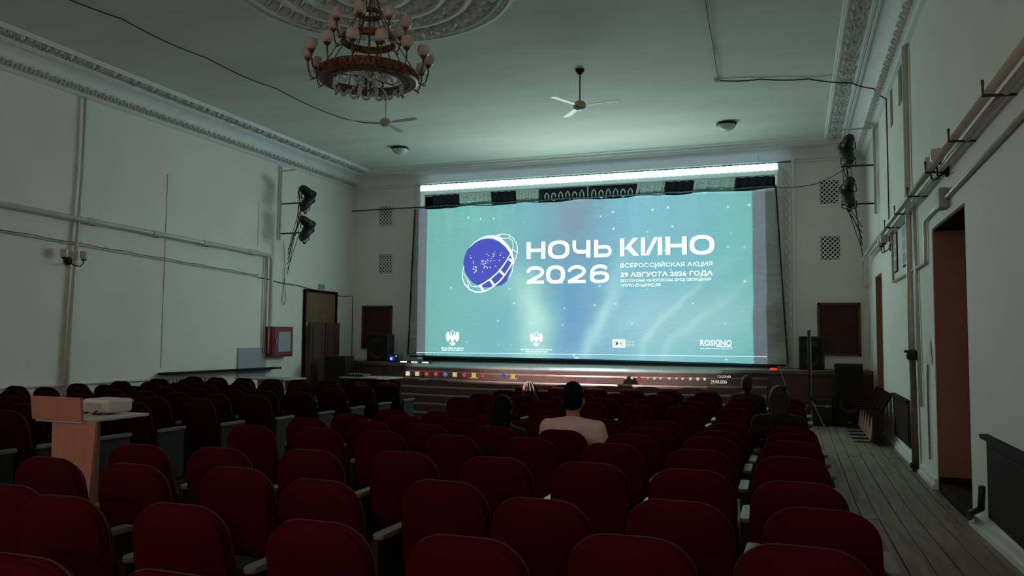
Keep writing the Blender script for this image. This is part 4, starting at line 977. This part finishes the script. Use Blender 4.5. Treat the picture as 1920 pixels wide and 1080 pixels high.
sconce('twin-shade wall lamp near the posters by the plank aisle', (XR-.01, 14.75, 3.36), R(180))
sconce('twin-shade wall lamp under the pipes above the brown door', (XR-.01, 9.45, 3.60), R(180))
# theatre spotlights on brackets
def spotlight(label, loc, tilt, rz):
    t = thing('stage_spotlight', label, 'spotlight', loc, rz)
    b = MB().lathe([(0, -.16), (.07, -.16), (.10, -.10), (.115, .02), (.125, .15), (.118, .15), (.10, .04), (0, .02)], (0, 0, 0), 16, 'y')
    for (nm, bb, mt_) in (('can', b, 'black'), ('lens', MB().lathe([(0, .125), (.06, .13), (.112, .12)], (0, 0, 0), 16, 'y'), 'grille'), ('hood', MB().lathe([(.125, .14), (.135, .16), (.15, .22), (.145, .22), (.12, .15)], (0, 0, 0), 16, 'y'), 'black')):
        M_ = Matrix.Rotation(tilt, 3, 'X'); bb.v = [tuple(M_ @ Vector(p)) for p in bb.v]; smooth_angle(bb.build(nm, mt_, t), 40)
    MB().tube([(-.135, 0, 0), (-.145, 0, -.14), (0, 0, -.19), (.145, 0, -.14), (.135, 0, 0)], .012, 6).build('yoke', 'black', t)
    MB().box(-.03, .03, -.025, .025, -.23, -.18).build('clamp', 'black', t)
    return t
def bracket(label, y, x, zt, zb, sx, arms):
    t = thing('lighting_bracket', label, 'bracket', (x, y, zb)); 
    MB().tube([(0, 0, -.05), (0, 0, zt-zb)], .028, 8).build('upright', 'pipe', t)
    for z, ln in arms: MB().tube([(0, 0, z-zb), (sx*ln, -.02, z-zb)], .018, 8).build('arm', 'pipe' if z > zb+1.6 else 'bracket', t)
    b = MB()
    for k in range(6):
        rs = random.Random(k+int(abs(x))); b.tube([(sx*(.5+.04*rs.uniform(-1, 1)), .05*rs.uniform(-1, 1), 1.25-k*.05), (sx*(.42+.2*rs.random()), 0, .9), (sx*(.42+.16*rs.random()), .05, .45), (sx*(.35+.2*rs.random()), 0, .05), (sx*.25, 0, -.3-.12*k)], .008, 5)
    b.build('cable_bundle', 'cable', t); return t
bracket('upright bracket with spotlights on the blank wall', 16.07, XL+.05, 5.93, 4.15, 1, [(5.80, .42), (4.98, .75), (4.25, .75)])
lx = XL+.78
for k, (z, tl, lb) in enumerate(((5.26, -.45, 'topmost'), (4.93, .9, 'second'), (4.52, -.45, 'third'), (4.20, .9, 'lowest'))):
    spotlight('black stage spotlight on the blank-wall bracket, %s of four' % lb, (lx, 16.05, z), tl, R(-12))
bracket('upright bracket with spotlights high beside the stage by the aisle', 16.95, XR-.04, 6.05, 4.32, -1, [(6.0, .62), (5.25, .62), (4.48, .62)])
for k, (z, tl, lb) in enumerate(((5.74, -.45, 'topmost'), (5.43, .9, 'second'), (4.88, -.45, 'third'), (4.55, .9, 'lowest'))):
    spotlight('black stage spotlight on the aisle-wall bracket, %s of four' % lb, (XR-.52, 16.9, z), tl, R(14))
# red cabinet, panels, radiator, sign
t = thing('fire_hose_cabinet', 'red steel fire hose cabinet on the blank wall', 'cabinet', (XL, 16.1, 1.26))
MB().box(0, .22, -.42, .38, 0, .72).build('cabinet_body', 'red', t, bevel=.01); d = MB().box(.22, .235, -.38, .34, .03, .69).build('door', 'red', t, bevel=.004); MB().box(.235, .238, -.22, .26, .12, .60).build('notice', 'greypanel', d); MB().box(.235, .26, -.34, -.31, .30, .42).build('handle', 'steel', d)
t = tag(MB().box(XL, XL+.03, 14.70, 15.70, .80, 1.48).build('wall_panel', 'greypanel', bevel=.006), 'grey blank panel fixed low beside the red cabinet', 'panel')
t = thing('radiator', 'old ribbed radiator under a dark shelf against the blank wall', 'radiator', (XL+.12, 13.2, .28))
for k in range(14): MB().box(-.06, .06, -.70+.10*k, -.63+.10*k, 0, .60).build('rib', 'radiator', t, bevel=.02)
MB().tube([(0, -.7, .06), (0, .68, .06)], .03, 8).build('lower_pipe', 'radiator', t)
for k in (-.5, .5): MB().box(-.04, .04, k-.03, k+.03, -.28, .05).build('foot', 'radiator', t)
t = tag(MB().box(XL, XL+.26, 12.35, 16.0, .97, 1.01).build('wall_shelf', 'darkbrown', bevel=.006), 'long dark shelf over the radiator on the blank wall', 'shelf')
t = tag(MB().box(XL, XL+.05, 5.5, 12.3, .865, .90).build('wall_rail', 'pipe', bevel=.006), 'thin rail along the foot of the blank wall', 'rail')
t = tag(MB().box(XL, XL+.03, 17.85, 18.12, 3.0, 3.14).build('exit_sign', 'exitsign', bevel=.006), 'small pale green sign above the side doorway', 'sign')
# ventilation grilles in the front wall
for n_, (cx, cz, lb) in enumerate(((-10.82, 5.16, 'upper ventilation grille left of the screen'), (-10.80, 3.80, 'lower ventilation grille left of the screen, above the boarded opening'), (.81, 5.21, 'upper ventilation grille beside the aisle spotlights'), (.81, 3.90, 'lower ventilation grille above the boarded opening by the aisle'))):
    t = thing('ventilation_grille', lb, 'vent', (cx, YF, cz)); w_, h_ = .21, .27
    MB().box(-w_, w_, -.004, 0, -h_, h_).build('cavity', 'vdark', t)
    b = MB(); s_ = .105
    for sg in (-1, 1):
        k = -8
        while k <= 8:
            pts = []
            for tt in [i/40 for i in range(-40, 41)]:
                x = tt*.6; z = sg*x*1.0+k*s_
                if abs(x) <= w_ and abs(z) <= h_: pts.append((x, -.012, z))
            if len(pts) > 1: b.tube([pts[0], pts[-1]], .017, 4)
            k += 1
    b.build('lattice', 'wall', t)
    MB().box(-w_-.05, -w_, -.02, 0, -h_-.05, h_+.05).box(w_, w_+.05, -.02, 0, -h_-.05, h_+.05).box(-w_, w_, -.02, 0, h_, h_+.05).box(-w_, w_, -.02, 0, -h_-.05, -h_).build('frame', 'wall', t)
# ------------------------------------------------------------------ aisle wall
rx = XR
t = thing('pipe_pair', 'pair of pale pipes on hooked brackets running along the aisle wall', 'pipe', (rx, 12, 3.8)); o_ = Vector((rx, 12, 3.8))
zu = lambda y: 3.675-.0095*(y-5.8)
MB().tube([Vector((rx-.16, 3.0, zu(3)))-o_, Vector((rx-.16, 17.6, zu(17.6)))-o_]+[Vector(p)-o_ for p in elbow((rx-.16, 17.6, zu(17.6)), (rx-.16, 18.7, 3.50), (rx-.16, 18.7, 2.9), .2)]+[Vector((rx-.16, 18.7, 2.98))-o_, Vector((rx-.05, 18.7, 2.93))-o_], .036, 12).build('upper_pipe', 'pipe', t, smooth=True)
MB().tube([Vector((rx-.07, 3.0, zu(3)-.03))-o_, Vector((rx-.07, 17.6, zu(17.6)-.03))-o_], .032, 12).build('lower_pipe', 'pipe', t, smooth=True)
for px, py in ((1848, 162), (1783, 250), (1739, 312), (1705, 358), (1680, 390), (1661, 419)):
    y = on_x(px, py, rx-.2).y; z = zu(y); MB().tube([Vector((rx, y, z-.06))-o_, Vector((rx-.22, y, z-.05))-o_, Vector((rx-.22, y, z+.07))-o_], .012, 6).build('hook', 'bracket', t)
t = tag(MB().tube([(rx-.05, 12.2, 5.96), (rx-.05, 12.25, 4.2), (rx-.055, 12.2, 2.4), (rx-.055, 12.15, 1.5)], [.04, .04, .042, .045], 12).build('riser_pipe', 'pipe', smooth=True), 'pale vertical riser pipe on the aisle wall beside the posters', 'pipe')
t = thing('valve_pipe', 'brown lower pipe with a dark valve beside the paper on the aisle wall', 'pipe', (rx-.06, 12.0, .1))
MB().tube([(0, 0, -.1), (0, .1, 1.42)], .045, 12).build('pipe_run', 'oldpipe', t, smooth=True); MB().lathe([(0, 0), (.07, .01), (.08, .08), (.05, .14), (0, .15)], (0, .09, 1.40), 12).build('valve', 'bracket', t); MB().tube([(-.10, .09, 1.52), (.02, .09, 1.52)], .018, 8).build('valve_stem', 'bracket', t); MB().lathe([(.05, 0), (.075, .01), (.075, .07), (.05, .08)], (0, 0, -.06), 12).build('floor_collar', 'black', t)
t = tag(MB().tube([(rx-.03, 11.8, 3.7), (rx-.03, 11.75, 2.5), (rx-.03, 11.6, .9)], .022, 8).build('small_riser', 'pipe', smooth=True), 'slim pale pipe next to the brown valve pipe', 'pipe')
pts = [(rx-.03, 3.0, 3.46), (rx-.03, 10.72, 3.27)]+elbow((rx-.03, 10.7, 3.27), (rx-.03, 10.95, 3.26), (rx-.03, 10.95, 2.7), .06)+elbow((rx-.03, 10.95, 3.0), (rx-.03, 10.95, 2.74), (rx-.03, 12, 2.74), .06)+[(rx-.03, 14.3, 2.74), (rx-.03, 14.4, 2.74), (rx-.03, 14.4, 3.6)]
tag(MB().tube(pts, .022, 8).build('cable_conduit', 'pipe', smooth=True), 'white conduit stepping around the brown door on the aisle wall', 'conduit')
tag(MB().box(rx-.10, rx, 9.45, 9.72, 3.20, 3.42).build('door_lamp', 'greypanel', bevel=.02), 'small grey box fixed over the brown door', 'lamp')
for a, lb in ((14.12, 'farther'), (13.02, 'nearer')):
    t = thing('wall_poster', 'old framed poster on the aisle wall, the %s of two' % lb, 'poster', (rx, a, 2.88)); 
    MB().box(-.02, 0, -.20, .20, 0, .64).build('frame', 'darkbrown', t); MB().box(-.023, -.02, -.18, .18, .02, .62).build('sheet', 'greypanel', t)
    b = MB(); rs = random.Random(int(a))
    for r_ in range(3): b.box(-.0245, -.023, -.15, .15, .06+.19*r_, .20+.19*r_)
    b.build('picture', 'cablew', t)
for y, z, w_, h_ in ((13.0, 5.95, .35, .55), (14.2, 5.95, .25, .6)):
    MB().box(rx-.01, rx, y, y+w_, z-h_, z).build('slot', 'crack', wr)
b = MB(); b.add([(rx-.01, 11.47, 1.48), (rx-.01, 10.78, 1.47), (rx-.012, 10.88, 1.80), (rx-.012, 11.05, 1.62)], [(0, 1, 2, 3)]); b.add([(rx-.004, 11.47, 1.48), (rx-.004, 10.78, 1.47), (rx-.004, 10.88, 1.80), (rx-.004, 11.05, 1.62)], [(3, 2, 1, 0)])
tag(b.build('torn_paper', 'paper'), 'torn white paper stuck to the aisle wall by the brown door', 'paper')
t = tag(MB().tube([(rx-.02, 11.05, 1.47), (rx-.02, 11.1, 1.2), (rx-.02, 11.05, .3)], .012, 6).build('hanging_strip', 'crack'), 'loose strip hanging below the torn paper', 'strip')
def niche(n_, y0, y1, z0_, z1, lb):
    o = struct(MB().box(rx-.02, rx, y0, y1, z0_, z1).build('trim_%d' % n_, 'darkbrown'), lb)
    MB().box(rx-.07, rx, y0-.02, y1+.02, z1, z1+.035).build('ledge', 'darkbrown', o); MB().box(rx-.035, rx-.02, y0+.08, y1-.08, z0_+.06, z1-.06).build('board', 'darkbrown', o, bevel=.005)
niche(5, 12.85, 14.7, .20, .86, 'dark brown radiator board with a ledge before the folding seats'); niche(6, 5.4, 7.93, .24, .92, 'dark brown radiator board nearest the camera')
b = MB()
for a, c in ((4.0, 8.6), (10.68, 16.4), (17.8, 18.4)):
    n = max(1, int((c-a)/.6))
    for i in range(n):
        ya, yb = a+(c-a)*i/n, a+(c-a)*(i+1)/n; za, zb = fl(ya), fl(yb)
        for d0, d1, h0, h1 in ((0, .05, 0, .05), (0, .03, .05, .12)):
            b.add([(rx-d1,ya,za+h0),(rx,ya,za+h0),(rx,ya,za+h1),(rx-d1,ya,za+h1),(rx-d1,yb,zb+h0),(rx,yb,zb+h0),(rx,yb,zb+h1),(rx-d1,yb,zb+h1)], [(0,4,7,3),(3,7,6,2),(0,1,2,3),(4,7,6,5)])
struct(b.build('baseboard_right', 'plaster'), 'chipped pale baseboard along the plank aisle')
t = tag(MB().tube([(rx-.06, 8.5, .12), (rx-.10, 8.2, .22), (rx-.06, 8.0, .30), (rx-.06, 7.95, .5)], .03, 8).build('heating_elbow', 'bracket', smooth=True), 'dark bent heating pipe at the corner of the near radiator board', 'pipe')

# ------------------------------------------------------------------ ceiling fittings
def fan(label, x, y, drop, angs, mtb, canopy):
    t = thing('ceiling_fan', label, 'fan', (x, y, H))
    MB().lathe([(0, -.09), (.03, -.09), (.075, -.03), (.08, 0)], (0, 0, 0), 16).build('canopy', canopy, t, smooth=True)
    MB().tube([(0, 0, -.05), (0, 0, -drop)], .012, 8).build('down_rod', canopy, t)
    smooth_angle(MB().lathe([(0, -.085), (.06, -.085), (.105, -.05), (.11, 0), (.085, .05), (.04, .075), (0, .08)], (0, 0, -drop), 20).build('motor', 'fan', t), 40)
    for a in angs:
        ca, sa = math.cos(R(a)), math.sin(R(a)); b = MB(); pts = [(.12,.025),(.2,.05),(.62,.065),(.69,.055),(.72,.02),(.72,-.02),(.69,-.055),(.62,-.06),(.2,-.045),(.12,-.025)]
        b.prism(pts, lambda p, q, d: (p*ca-q*sa, p*sa+q*ca, -drop-.02+d-q*.10), 0, .006); b.build('blade', mtb, t)
    return t
fan('three-blade ceiling fan hanging clear between the chandelier and the screen', -3.4, 12.83, .62, (246, -6, 125), 'blade', 'darkmetal')
fan('three-blade ceiling fan below the chandelier with a cable to it', -7.31, 13.12, .50, (-8, 92, 212), 'blade', 'fan')
for x, y, lb in ((-8.97, 16.85, 'round milky ceiling lamp nearest the blank wall'), (-1.3, 17.03, 'round milky ceiling lamp nearest the aisle')):
    t = thing('ceiling_lamp', lb, 'lamp', (x, y, H))
    MB().lathe([(0, -.005), (.2, -.01), (.215, -.03), (.2, -.055), (.19, -.05), (.19, -.01)], (0, 0, 0), 28).build('rim', 'darkmetal', t, smooth=True)
    MB().lathe([(.195, -.04), (.185, -.09), (.14, -.145), (.07, -.175), (0, -.185)], (0, 0, 0), 28).build('glass_bowl', 'lampglass', t, smooth=True)
def sagcable(pts, r, name, lab, mt_='cable', sag=.04):
    out = []
    for i in range(len(pts)-1):
        a, c = Vector(pts[i]), Vector(pts[i+1])
        for k in range(6):
            q = a.lerp(c, k/6); q.z -= sag*math.sin(math.pi*k/6); out.append(q)
    out.append(Vector(pts[-1])); return tag(MB().tube(out, r, 6).build(name, mt_), lab, 'cable')
zc = H-.02
sagcable([(-9.3, 7.0, zc), (-9.15, 8.6, zc), (-9.10, 10.3, zc), (-9.0, 12.0, zc), (-8.9, 14.1, zc), (-7.35, 13.2, H-.5)], .010, 'ceiling_cable', 'dark cable looping along the ceiling to the fan by the chandelier')
sagcable([(-1.05, 8.5, zc), (-1.08, 10.7, zc), (-1.14, 12.4, zc), (-1.21, 14.1, zc)], .012, 'ceiling_cable', 'dark cable running down the ceiling to the small junction box')
sagcable([(-1.21, 14.1, zc), (-.5, 14.25, zc), (.3, 14.5, zc), (1.0, 14.7, H-.10), (1.35, 14.75, H-.22), (rx-.03, 14.8, 5.95), (rx-.03, 14.78, 4.5), (rx-.03, 14.76, 3.45)], .012, 'ceiling_cable', 'dark cable from the junction box over the cornice to the wall lamp', sag=.02)
t = thing('junction_box', 'small pale junction box on the ceiling', 'junction box', (-1.23, 14.1, H)); MB().box(-.05, .05, -.05, .05, -.05, 0).build('box_body', 'white', t, bevel=.008); MB().lathe([(0, -.06), (.03, -.058), (.035, -.05)], (0, 0, 0), 10).build('box_lid', 'white', t)
sagcable([(-.35, YF-.12, 5.36), (.5, YF-.3, 5.36), (1.1, 17.3, 5.32)], .009, 'guy_wire', 'thin wire from the screen corner to the aisle spotlights', 'rope', .03)
# chandelier
CX, CY = -5.19, 8.845
ch = thing('chandelier', 'big tiered bronze chandelier with opal shades and crystal strings', 'chandelier', (CX, CY, H)); ZM, ZU, ZT = 5.13-H, 5.62-H, 5.98-H
def band_ring(r, z0_, z1, t_, n=48): return MB().lathe([(r-t_, z0_), (r, z0_), (r+.012, z0_+.01), (r+.004, (z0_+z1)/2), (r+.012, z1-.01), (r, z1), (r-t_, z1), (r-t_, z0_)], (0, 0, 0), n)
b = MB().lathe([(.43, ZM-.055), (.62, ZM-.06), (.645, ZM-.04), (.64, ZM+.03), (.655, ZM+.06), (.63, ZM+.075), (.61, ZM+.06), (.61, ZM-.03), (.46, ZM-.025), (.44, ZM-.01), (.425, ZM-.03), (.43, ZM-.055)], (0, 0, 0), 56)
smooth_angle(b.build('main_ring', 'bronze', ch), 40)
b = MB()
for k in range(56):
    a = 2*math.pi*k/56; r_ = .535; b.ball((r_*math.cos(a), r_*math.sin(a), ZM-.055), (.03, .03, .014), 6, 4); b.ball((.648*math.cos(a), .648*math.sin(a), ZM+.01), (.018, .018, .03), 6, 4)
b.build('ring_filigree', 'bronze', ch)['kind'] = 'stuff'
smooth_angle(band_ring(.35, ZU-.045, ZU+.05, .02).build('middle_ring', 'bronze', ch), 40); smooth_angle(band_ring(.165, ZT-.03, ZT+.035, .015, 32).build('top_ring', 'bronze', ch), 40)
MB().lathe([(0, 0), (.11, 0), (.10, -.04), (.03, -.08), (0, -.09)], (0, 0, 0), 20).build('canopy', 'bronze', ch, smooth=True)
MB().tube([(0, 0, -.05), (0, 0, ZM+.10)], .014, 8).build('stem', 'bronze', ch); MB().lathe([(0, -.10), (.03, -.07), (.05, 0), (.03, .05), (0, .07)], (0, 0, ZM-.08), 14).build('finial', 'bronze', ch, smooth=True)
b = MB()
for k in range(8):
    a = 2*math.pi*(k+.25)/8
    P = lambda r_, z: (r_*math.cos(a), r_*math.sin(a), z)
    b.tube([P(.06, -.05), P(.16, ZT)], .007, 5); b.tube([P(.16, ZT), P(.345, ZU)], .007, 5); b.tube([P(.345, ZU), P(.62, ZM+.05)], .007, 5)
    if k % 2: b.tube([P(.04, ZM), P(.43, ZM-.03)], .010, 5)
b.build('hanging_rods', 'bronze', ch)
shp = [(.0, .0), (.035, .002), (.052, .025), (.058, .06), (.056, .095), (.047, .125), (.043, .125), (.052, .095), (.053, .06), (.046, .03), (0, .012)]
for (n, r_, z_, out_, up_, off) in ((14, .64, ZM, .135, .20, .1), (8, .35, ZU, .13, .16, .35)):
    for k in range(n):
        a = 2*math.pi*(k+off)/n; P = lambda rr_, z: (rr_*math.cos(a), rr_*math.sin(a), z)
        arm = smooth_angle(MB().tube([P(r_, z_-.02), P(r_+.06, z_-.05), P(r_+out_*.8, z_+.0), P(r_+out_, z_+up_*.6), P(r_+out_, z_+up_)], .011, 7).build('arm', 'bronze', ch), 60)
        MB().tube([P(r_+.05, z_-.05), P(r_+.09, z_-.07), P(r_+.10, z_-.04)], .008, 6).build('curl', 'bronze', arm)
        MB().lathe([(0, -.03), (.014, -.03), (.04, .0), (.044, .012), (0, .015)], P(r_+out_, z_+up_), 12).build('cup', 'bronze', arm, smooth=True)
        c = P(r_+out_, z_+up_+.012); smooth_angle(MB().lathe([(q*1.4, z*1.08) for q, z in shp], c, 16).build('glass_shade', 'opal', arm), 50)
cry = []
o = MB().ball((0, 0, 0), (.018, .018, .022), 6, 4).build('crystal_bead', 'crystal'); bead = o.data; bpy.data.objects.remove(o)
nb_ = 0
for k in range(16):
    a0, a1 = 2*math.pi*k/16, 2*math.pi*(k+1)/16
    for i in range(9):
        t_ = i/9; a = a0+(a1-a0)*t_; o = bpy.data.objects.new('crystal_bead', bead); COL.objects.link(o); o.parent = ch; o.location = (.44*math.cos(a), .44*math.sin(a), ZM-.06-.10*math.sin(math.pi*t_)); nb_ += 1
for k in range(12):
    a = 2*math.pi*k/12
    for i in range(9):
        rr_ = .06+.16*(i/8)**1.5*(1 if k % 2 else .5); o = bpy.data.objects.new('crystal_bead', bead); COL.objects.link(o); o.parent = ch; o.location = (rr_*math.cos(a), rr_*math.sin(a), ZM+.10-.035*i); nb_ += 1
# ------------------------------------------------------------------ unseen lamp assumed on the rear wall behind the viewer, added for warm light
t = sconce('assumed lit twin-shade wall lamp, added unseen on the rear wall', (-3.2, YB+.01, 2.75), R(90))
GLOW = emit_mat('assumed_lamp_shade', (255, 196, 170), 6.0)
for c in t.children:
    if c.name.startswith('glass_shade'): c.data.materials.clear(); c.data.materials.append(GLOW)
for s in (-1, 1):
    rl = bpy.data.lights.new('rear_assumed_bulb', 'POINT'); ro = bpy.data.objects.new('rear_assumed_bulb', rl); COL.objects.link(ro)
    rl.energy = REAR_ASSUMED_W; rl.color = (1, .74, .66); rl.shadow_soft_size = .12; ro.location = (-3.2+s*.2, YB+.30, 2.86)

for k, x in enumerate((-8.9, -1.4)):  # unseen lamps added behind the viewer to brighten walls and chair tops
    t = thing('ceiling_lamp', 'unseen fill lamp added on the ceiling over the rear seats, %s the aisle' % ('far from' if k == 0 else 'close to'), 'lamp', (x, -1.6, H))
    MB().lathe([(0, -.005), (.2, -.01), (.215, -.03), (.2, -.055), (.19, -.05), (.19, -.01)], (0, 0, 0), 28).build('rim', 'darkmetal', t, smooth=True)
    MB().lathe([(.195, -.04), (.185, -.09), (.14, -.145), (.07, -.175), (0, -.185)], (0, 0, 0), 28).build('glass_bowl', GLOW2 if k else (GLOW2 := emit_mat('fill_bowl', (255, 226, 204), 5.0)), t, smooth=True)
    rl = bpy.data.lights.new('rear_fill_bulb', 'POINT'); ro = bpy.data.objects.new('rear_fill_bulb', rl); COL.objects.link(ro)
    rl.energy = REAR_FILL_W; rl.color = (1, .82, .70); rl.shadow_soft_size = .15; ro.location = (x, -1.6, H-.36)
